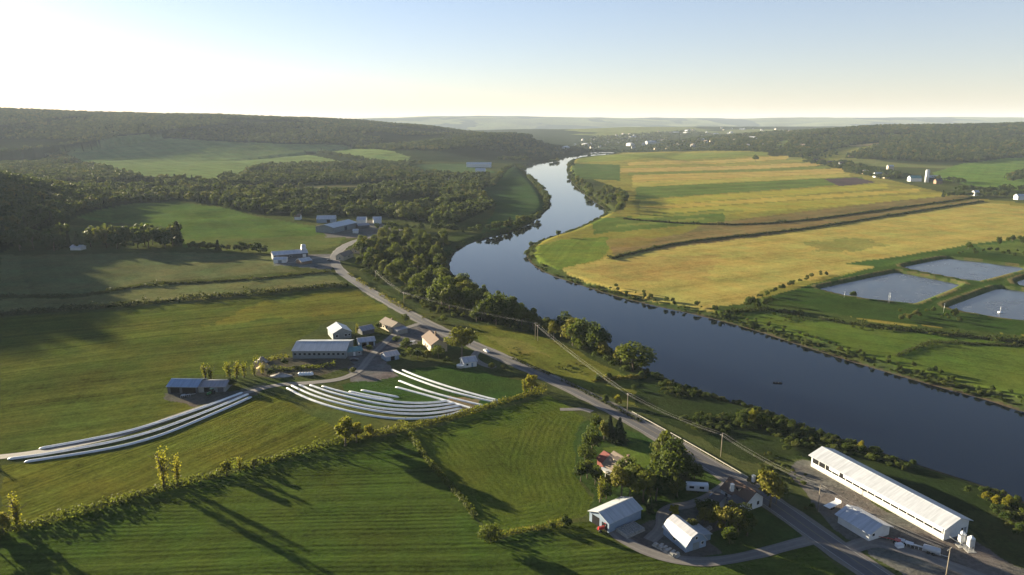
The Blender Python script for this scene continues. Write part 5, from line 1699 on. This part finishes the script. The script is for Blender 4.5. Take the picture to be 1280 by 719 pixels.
tube_row([(48, 561.5), (110, 550.5), (175, 536.5), (250, 511.5), (304, 490.8)], .66, 'white plastic silage tube nearest the track, topmost of the long three')
tube_row([(9, 574.5), (70, 566.5), (175, 546), (250, 518.5), (311, 492.8)], .66, 'middle white silage tube of the long three, reaching farthest out')
tube_row([(30, 578), (90, 569.5), (175, 554.5), (250, 525.5), (315, 496.3)], .66, 'white silage tube on the grass side of the long three')
CUR = [([(358, 485), (378, 496), (410, 508), (450, 518), (490, 524), (530, 524), (560, 520), (579, 514)], 'outermost curved white tube beside the hedge'),
       ([(364, 482), (386, 493), (420, 504), (460, 513), (500, 518), (540, 518), (578, 511)], 'second curved white tube counting from the hedge'),
       ([(373, 481), (396, 491), (430, 502), (466, 510), (502, 513.5), (540, 513), (577, 507)], 'third curved white tube counting from the hedge'),
       ([(387, 481.5), (410, 490), (440, 498), (474, 505.5), (506, 509), (540, 508), (571, 504)], 'fourth curved white tube counting from the hedge'),
       ([(402, 483), (426, 490), (456, 497), (486, 502), (514, 504.5), (540, 504), (563, 501)], 'fifth curved white tube counting from the hedge'),
       ([(436, 489.5), (460, 495), (492, 500.5)], 'short white tube next to the shortest of the curved set'),
       ([(451, 488), (474, 492.5), (499, 497)], 'shortest white tube, farthest from the hedge')]
for px, lab in CUR: tube_row(px, .6, lab)
for px, lab in [([(489, 462), (520, 475), (560, 489), (600, 499), (623, 504)], 'straight white tube longest of the fan by the road'), ([(502, 462.5), (530, 474), (570, 487), (606, 497), (624, 501.5)], 'straight white tube of the fan closest to the road'),
                ([(498, 476), (526, 487), (560, 497), (606, 508)], 'third straight white tube of the fan by the road'), ([(494, 484), (520, 491), (560, 502), (596, 513)], 'straight white tube of the fan crossing the curved ends')]:
    tube_row(px, .6, lab)

# ------------------------------------------------------------------ calf hutches, pallets, stacks
def hutch(u, v, lab, grp):
    q = P(u, v); o = empty('calf_hutch', (q[0], q[1], h1(*q)), R(-80))
    MB().lathe([(1.05, 0), (1.0, .5), (.85, 1.05), (.5, 1.4), (.12, 1.5)], 16).build('shell', M['white_plastic'], o)
    MB().box((0, -1.0, .5), (.8, .12, .95), 0, 0, .8).build('opening', M['dark_opening'], o)
    return tag(o, lab, 'calf hutch', grp)


for i in range(5):
    hutch(375 + i * 3.6, 469 - i * .1, 'white calf hutch in the little row by the farm track', 'calf hutches by the farm track')


def slat_rack(u, v, rz, L, W_, lab, n=9):
    q = P(u, v); o = empty('feed_rack', (q[0], q[1], h1(*q)), rz)
    MB().box((0, 0, .2), (L, W_, .3)).build('base', M['grey_wood'], o)
    mb = MB()
    for k in range(n):
        mb.box((-L / 2 + L * (k + .5) / n, 0, .7), (L / n * .55, W_ * .96, .7), 0)
    mb.build('stacked_boards', M['grey_wood'], o)
    return tag(o, lab, 'lumber stack')


slat_rack(788, 664, R(35), 7.5, 5.0, 'grey stack of boards beside the bright metal roofed shed')
slat_rack(836, 690, R(-50), 7.0, 1.8, 'long grey board stack along the gambrel barn, inner one', 5)
slat_rack(830, 689, R(-50), 8.0, 1.2, 'long grey board stack along the gambrel barn, outer one', 4)
slat_rack(884, 664, R(40), 4.0, 1.0, 'pale planks lying behind the gambrel barn', 4)

# ------------------------------------------------------------------ vehicles
def car(u, v, rz, paint, lab, name='parked_car', van=False):
    q = P(u, v); o = empty(name, (q[0], q[1], h1(*q) + .03), rz)
    if van: side = [(-2.5, .35), (2.5, .35), (2.5, 1.0), (2.1, 1.25), (1.6, 2.0), (1.3, 2.1), (-2.4, 2.1), (-2.5, 1.9)]
    else: side = [(-2.2, .3), (2.2, .3), (2.25, .75), (1.1, .95), (.45, 1.42), (-1.2, 1.45), (-1.9, 1.0), (-2.25, .9)]
    prof = side
    n = len(prof)
    V = []
    for s in (-1, 1):
        for x, z in prof: V.append((x, s * (.86 if z < 1.1 else .72), z))
    F = [tuple(range(n)), tuple(range(2 * n - 1, n - 1, -1))] + [(i, n + i, n + (i + 1) % n, (i + 1) % n) for i in range(n)]
    MB().add(V, F).build('body', M['paint_' + paint], o)
    for s in (-1, 1):
        if van: MB().box((1.1, s * .80, 1.6), (1.0, .06, .5)).build('side_window', M['glass'], o)
        else: MB().box((-.35, s * .79, 1.2), (1.7, .08, .34), 0, 0, .9).build('side_window', M['glass'], o)
        for x in (-1.35, 1.35):
            MB().tube([(x, s * .72, .33), (x, s * .90, .33)], .33, 14).build('wheel', M['rubber'], o)
        MB().box((2.24 if not van else 2.5, s * .6, .68), (.06, .3, .14)).build('headlight', M['galvanised'], o)
    return tag(o, lab, 'van' if van else 'car')


car(516, 431, R(30), 'white', 'white van standing by the brown roofed house', 'parked_van', True)
car(503, 432, R(70), 'silver', 'silver car on the yard short of the brown roofed house')
car(521, 441, R(-20), 'white', 'white car parked on the grass edge below the white van')
car(896, 624, R(-40), 'blue', 'dark blue car on the drive beside the white hut')
car(608, 440, R(-60), 'white', 'white car at the mouth of the short drive by the big tree')
car(412, 326, R(20), 'black', 'dark car in the yard of the low white barn')
car(443, 451, R(10), 'black', 'dark car close to the teal roofed building')


def tractor(u, v, rz, paint, lab):
    q = P(u, v); o = empty('tractor', (q[0], q[1], h1(*q) + .02), rz)
    MB().box((1.2, 0, 1.15), (2.2, .8, .8), 0, 0, .9).box((1.2, 0, .75), (2.4, .5, .3)).build('bonnet', M['paint_' + paint], o)
    cb = MB().box((-.6, 0, 1.75), (1.4, 1.3, 1.5), 0, 0, .88).build('cab', M['glass'], o)
    MB().box((-.6, 0, 2.55), (1.5, 1.35, .12)).build('cab_roof', M['paint_' + paint], cb)
    for s in (-1, 1):
        MB().tube([(-.9, s * .7, .8), (-.9, s * 1.15, .8)], .8, 18).build('rear_wheel', M['rubber'], o)
        MB().tube([(1.9, s * .6, .5), (1.9, s * .95, .5)], .5, 16).build('front_wheel', M['rubber'], o)
    MB().tube([(1.2, .3, 1.5), (1.2, .3, 2.4)], .05, 6).build('exhaust', M['rubber'], o)
    return tag(o, lab, 'tractor')


tractor(756, 663, R(200), 'red', 'red tractor outside the doorway of the bright metal roofed shed')
tractor(264, 493, R(250), 'green', 'green tractor in front of the grey end shed')


def implement(u, v, rz, paint, L, lab):
    """trailed farm machine: drawbar, frame, tines, wheels"""
    q = P(u, v); o = empty('farm_implement', (q[0], q[1], h1(*q) + .02), rz)
    MB().tube([(L / 2, 0, .7), (L / 2 + 2.2, 0, .6)], .09, 6).box((0, 0, .85), (L, .35, .22)).box((-L * .2, 0, 1.0), (L * .4, 1.6, .18)).build('frame', M['paint_' + paint], o)
    for k in range(6):
        MB().tube([(-L / 2 + L * k / 5, -.2, .8), (-L / 2 + L * k / 5, -.7, .35), (-L / 2 + L * k / 5, -.55, .03)], .06, 5).build('tine', M['galvanised'], o)
    for s in (-1, 1): MB().tube([(0, s * .8, .4), (0, s * 1.02, .4)], .4, 14).build('wheel', M['rubber'], o)
    return tag(o, lab, 'farm machine')


implement(1131, 680, R(-30), 'silver', 4.5, 'pale trailed farm machine lying in the gravel yard by the long barn')
implement(1141, 684, R(-35), 'white', 5, 'whitish farm machine in the middle of the gravel yard row')
implement(1118, 678, R(150), 'red', 4, 'red farm machine at the end of the gravel yard row')
implement(232, 496, R(30), 'silver', 4, 'grey farm machine beside the blue roofed shed')
def tank(u, v, rz, lab):
    q = P(u, v); o = empty('tank_trailer', (q[0], q[1], h1(*q)), rz)
    MB().tube([(-2.2, 0, 1.35), (-2.0, 0, 1.35), (2.0, 0, 1.35), (2.2, 0, 1.35)], [.6, .95, .95, .6], 18).build('tank', M['paint_silver'], o)
    MB().box((0, 0, .45), (4.6, .8, .18)).tube([(2.2, 0, .5), (4, 0, .5)], .08, 6).build('chassis', M['galvanised'], o)
    for s in (-1, 1):
        for x in (-.7, .5): MB().tube([(x, s * .7, .45), (x, s * 1.0, .45)], .45, 14).build('wheel', M['rubber'], o)
    return tag(o, lab, 'tank trailer')


tank(1164, 692, R(-35), 'grey tank trailer nearest the bottom of the gravel yard')
fb = empty('flatbed_trailer', (*P(1040, 634), 0)); fb.location.z = h1(fb.location.x, fb.location.y); fb.rotation_euler.z = R(32)
MB().box((0, 0, .95), (6.0, 2.2, .16)).build('deck', M['white_plastic'], fb)
MB().box((3.05, 0, 1.45), (.1, 2.2, .9)).build('headboard', M['white_plastic'], fb)
MB().tube([(3.0, 0, .7), (4.7, 0, .6)], .08, 6).build('drawbar', M['galvanised'], fb)
for s in (-1, 1):
    for x in (-1.4, -.4): MB().tube([(x, s * .85, .42), (x, s * 1.05, .42)], .42, 14).build('wheel', M['rubber'], fb)
tag(fb, 'white flat trailer beside the small white barn', 'trailer')
pal = empty('crate', (*P(1124, 684), 0)); pal.location.z = h1(pal.location.x, pal.location.y); pal.rotation_euler.z = R(10)
MB().box((0, 0, .55), (2.0, 1.4, .9)).build('box', M['white_plastic'], pal)
MB().box((0, 0, 1.05), (2.15, 1.55, .1)).build('lid', M['paint_white'], pal)
tag(pal, 'white lidded box alone on the gravel yard', 'crate')
# garden tank near the small house
o = empty('garden_pool', (*P(576, 459), 0)); o.location.z = h1(o.location.x, o.location.y)
MB().lathe([(2.1, -.3), (2.1, 1.1), (2.2, 1.15), (2.2, 1.22), (2.0, 1.22)], 24).build('wall', M['paint_white'], o)
MB().lathe([(1.98, .9), (1.98, 1.225)], 24).build('cover', M['white_plastic'], o)
tag(o, 'round white covered pool in front of the small violet roofed house', 'pool')
# boulder heap and hay heap near the barn
def heap(name, u, v, rx, ry, h, mat, lab, seed):
    r = np.random.default_rng(seed)
    q = P(u, v)
    n, m_ = 28, 8
    V = []; F = []
    for i in range(m_ + 1):
        for k in range(n):
            t = 2 * math.pi * k / n; rad = i / m_
            j = 1 + .25 * (vnoise(np.array([math.cos(t) * 2 + 5]), np.array([math.sin(t) * 2 + 5]), seed)[0] - .5)
            x = math.cos(t) * rx * rad * j; y = math.sin(t) * ry * rad * j
            z = h * (math.cos(rad * math.pi) * .5 + .5) * (1 + .35 * r.uniform(-1, 1)) - .1 * (i == m_)
            V.append((x, y, z))
    for i in range(m_):
        for k in range(n):
            F.append((i * n + k, (i + 1) * n + k, (i + 1) * n + (k + 1) % n, i * n + (k + 1) % n))
    o = MB().add(V, F, 0, True).build(name, M[mat])
    o.location = (q[0], q[1], h1(*q))
    return tag(o, lab, 'heap')


heap('stone_heap', 328, 452, 4, 3, 2.2, 'stone', 'pale stone heap at the field end of the long grey barn', 1)
heap('straw_heap', 330, 460, 4.5, 3, 2.4, 'hay', 'heap of pale straw below the stone heap', 2)
heap('soil_heap', 352, 470, 6, 2.5, 1.3, 'stone', 'low grey heap beside the calf hutches', 3)

# ------------------------------------------------------------------ poles, wires, guard rail, boat, float
def pole(u, v, h, lab, arm=True, ang=0.0, lamp=False):
    q = P(u, v); z = h1(*q); o = empty('utility_pole', (q[0], q[1], z), ang)
    MB().tube([(0, 0, -.5), (0, 0, h)], [.17, .11], 9).build('post', M['wood_pole'], o)
    if arm:
        ca = MB().box((0, .16, h - .6), (2.2, .1, .12)).build('crossarm', M['wood_pole'], o)
        for x in (-1.0, -.4, 1.0):
            MB().lathe([(.05, 0), (.06, .12), (.03, .2)], 8, (x, .16, h - .53)).build('insulator', M['galvanised'], ca)
    if lamp:
        MB().tube([(0, 0, h - .3), (0, -.9, h + .1)], .05, 6).build('bracket', M['galvanised'], o)
    return tag(o, lab, 'pole'), Vector((q[0], q[1], z + h))


POLES = [(470, 352, 9, 'pole in the wood edge close to the road bend'), (505, 381, 9, 'pole by the road below the wood bend'), (669, 424, 10, 'wooden pole left in the pair on the river slope'), (672, 426, 9.5, 'wooden pole right in the pair on the river slope'),
         (784, 517, 9.5, 'wooden pole standing at the start of the guard rail'), (901, 571, 9.5, 'wooden pole rising from scrub midway along the guard rail'), (1022, 640, 9.5, 'wooden pole close to the white flat trailer'), (1182, 724, 9.5, 'wooden pole at the bottom of the gravel yard')]
tops = []
for u, v, h, lab in POLES:
    o, t = pole(u, v, h, lab, True, R(33))
    tops.append(t)


def wire(a, b, sag, off, mb):
    d = (b - a).normalized(); n = Vector((-d.y, d.x, 0))
    pts = []
    for k in range(17):
        t = k / 16
        p = a.lerp(b, t) + n * off; p.z -= .5 + sag * 4 * t * (1 - t)
        pts.append(p - a)
    mb.tube(pts, .017, 5)


runs = [(0, 1), (1, 2), (2, 4), (4, 5), (5, 6), (6, 7)]
names = ['bend wood and the road', 'road below the wood and the slope pair', 'slope pair and the guard rail start', 'guard rail start and the scrub', 'scrub and the white flat trailer', 'flat trailer and the gravel yard']
for (i, j), nm in zip(runs, names):
    mb = MB()
    for off in (-1.0, -.4, 1.0): wire(tops[i], tops[j], 1.2, off, mb)
    o = mb.build('overhead_wire', M['wire']); o.location = tops[i]
    tag(o, 'thin wires strung between the poles of the ' + nm, 'wires')
for u, v, h, lab in [(1110, 379, 7, 'thin leaning post at the nearest lagoon'), (1111.5, 379, 7, 'second thin post at the nearest lagoon'), (1179, 391, 6, 'grey post between the two nearer lagoons'), (1055, 372, 4, 'short thin post at the lagoon corner')]:
    q = P(u, v); o = empty('marker_post', (q[0], q[1], h1(*q)))
    MB().tube([(0, 0, -.4), (.25, 0, h)], .07, 7).build('post', M['galvanised'], o)
    MB().box((.25, 0, h + .1), (.35, .2, .25)).build('cap', M['galvanised'], o)
    tag(o, lab, 'post')
q = on_plane(1250, 391, POND_Z); o = empty('aerator_float', (q[0], q[1], POND_Z))
MB().lathe([(1.2, -.1), (1.5, .25), (1.1, .7), (.5, .9)], 20).build('float', M['white_plastic'], o)
MB().tube([(0, 0, .8), (0, 0, 4.2)], .12, 8).build('mast', M['paint_white'], o)
tag(o, 'white float with an upright mast on the lagoon', 'float')
# guard rail
gw = resample(ROADW[2:13], 4.0)
s0 = P(948, 606); s1 = P(783, 520)
i0 = int(np.argmin(np.hypot(*(gw - s0).T))); i1 = int(np.argmin(np.hypot(*(gw - s1).T)))
seg = gw[min(i0, i1):max(i0, i1) + 1]
t = np.gradient(seg, axis=0); t /= np.hypot(t[:, 0], t[:, 1])[:, None]
side = -np.stack([-t[:, 1], t[:, 0]], 1) * 4.6
gp = seg + (side if (side[0] @ np.array([1, .6])) > 0 else -side)
c0 = gp[0]; zc = h1(*c0)
gr = empty('guard_rail', (c0[0], c0[1], zc))
pr = [(0, .52), (.07, .58), (.0, .64), (.07, .70), (.07, .80), (.0, .84), (-.03, .84), (-.03, .52)]
V = []; F = []
zz = H(gp[:, 0], gp[:, 1])
tn = np.gradient(gp, axis=0); tn /= np.hypot(tn[:, 0], tn[:, 1])[:, None]
for i in range(len(gp)):
    nn = np.array([-tn[i, 1], tn[i, 0]])
    if nn @ (seg[i] - gp[i]) < 0: nn = -nn
    for y_, z_ in pr: V.append((gp[i, 0] - c0[0] + nn[0] * y_, gp[i, 1] - c0[1] + nn[1] * y_, zz[i] - zc + z_))
k_ = len(pr)
for i in range(len(gp) - 1):
    for j in range(k_): F.append((i * k_ + j, i * k_ + (j + 1) % k_, (i + 1) * k_ + (j + 1) % k_, (i + 1) * k_ + j))
MB().add(V, F).build('rail', M['rail_metal'], gr)
for i in range(len(gp)):
    nn = (gp[i] - seg[i]) / np.hypot(*(gp[i] - seg[i]))
    MB().box((gp[i, 0] - c0[0] + nn[0] * .12, gp[i, 1] - c0[1] + nn[1] * .12, zz[i] - zc + .3), (.15, .15, 1.1)).build('post', M['grey_wood'], gr)
tag(gr, 'pale metal guard rail along the river side of the road', 'guard rail')
# small dark rowing boat
q = on_plane(972, 479, RIVER_Z); o = empty('rowing_boat', (q[0], q[1], RIVER_Z), R(-10))
st = [(-2.2, .45, .45), (-1.2, .72, .4), (0, .8, .38), (1.2, .6, .45), (2.1, .06, .62)]
V = []; F = []
for x, w, z in st: V += [(x, -w, z), (x, -w * .6, -.15), (x, w * .6, -.15), (x, w, z), (x, w * .85, z - .03), (x, w * .5, -.05), (x, -w * .5, -.05), (x, -w * .85, z - .03)]
for i in range(4):
    for j in range(8): F.append((i * 8 + j, i * 8 + (j + 1) % 8, (i + 1) * 8 + (j + 1) % 8, (i + 1) * 8 + j))
F += [tuple(range(7, -1, -1)), tuple(32 + j for j in range(8))]
MB().add(V, F).build('hull', M['paint_black'], o)
for x in (-1.1, .4): MB().box((x, 0, .22), (.25, 1.25, .05)).build('thwart', M['grey_wood'], o)
tag(o, 'small dark boat alone on the deep blue river', 'boat')

# ------------------------------------------------------------------ air
HZ = bpy.data.meshes.new('haze')
hx0, hx1, hy0, hy1, hz0, hz1 = -17500, 17500, -17500, 17500, -8, 340
mb = MB().box(((hx0 + hx1) / 2, (hy0 + hy1) / 2, (hz0 + hz1) / 2), (hx1 - hx0, hy1 - hy0, hz1 - hz0))
m = bpy.data.materials.new('haze_air'); m.use_nodes = True
N = m.node_tree.nodes; L = m.node_tree.links
N.remove(N['Principled BSDF'])
pv = N.new('ShaderNodeVolumePrincipled')
pv.inputs['Color'].default_value = (.68, .80, 1.0, 1)
pv.inputs['Density'].default_value = 0.000034
pv.inputs['Anisotropy'].default_value = .0
L.new(pv.outputs[0], N['Material Output'].inputs['Volume'])
hz = mb.build('haze', m)
tag(hz, 'thin evening haze over the whole valley', kind='stuff')
for ob in bpy.data.objects:
    if '_L' in ob: del ob['_L']
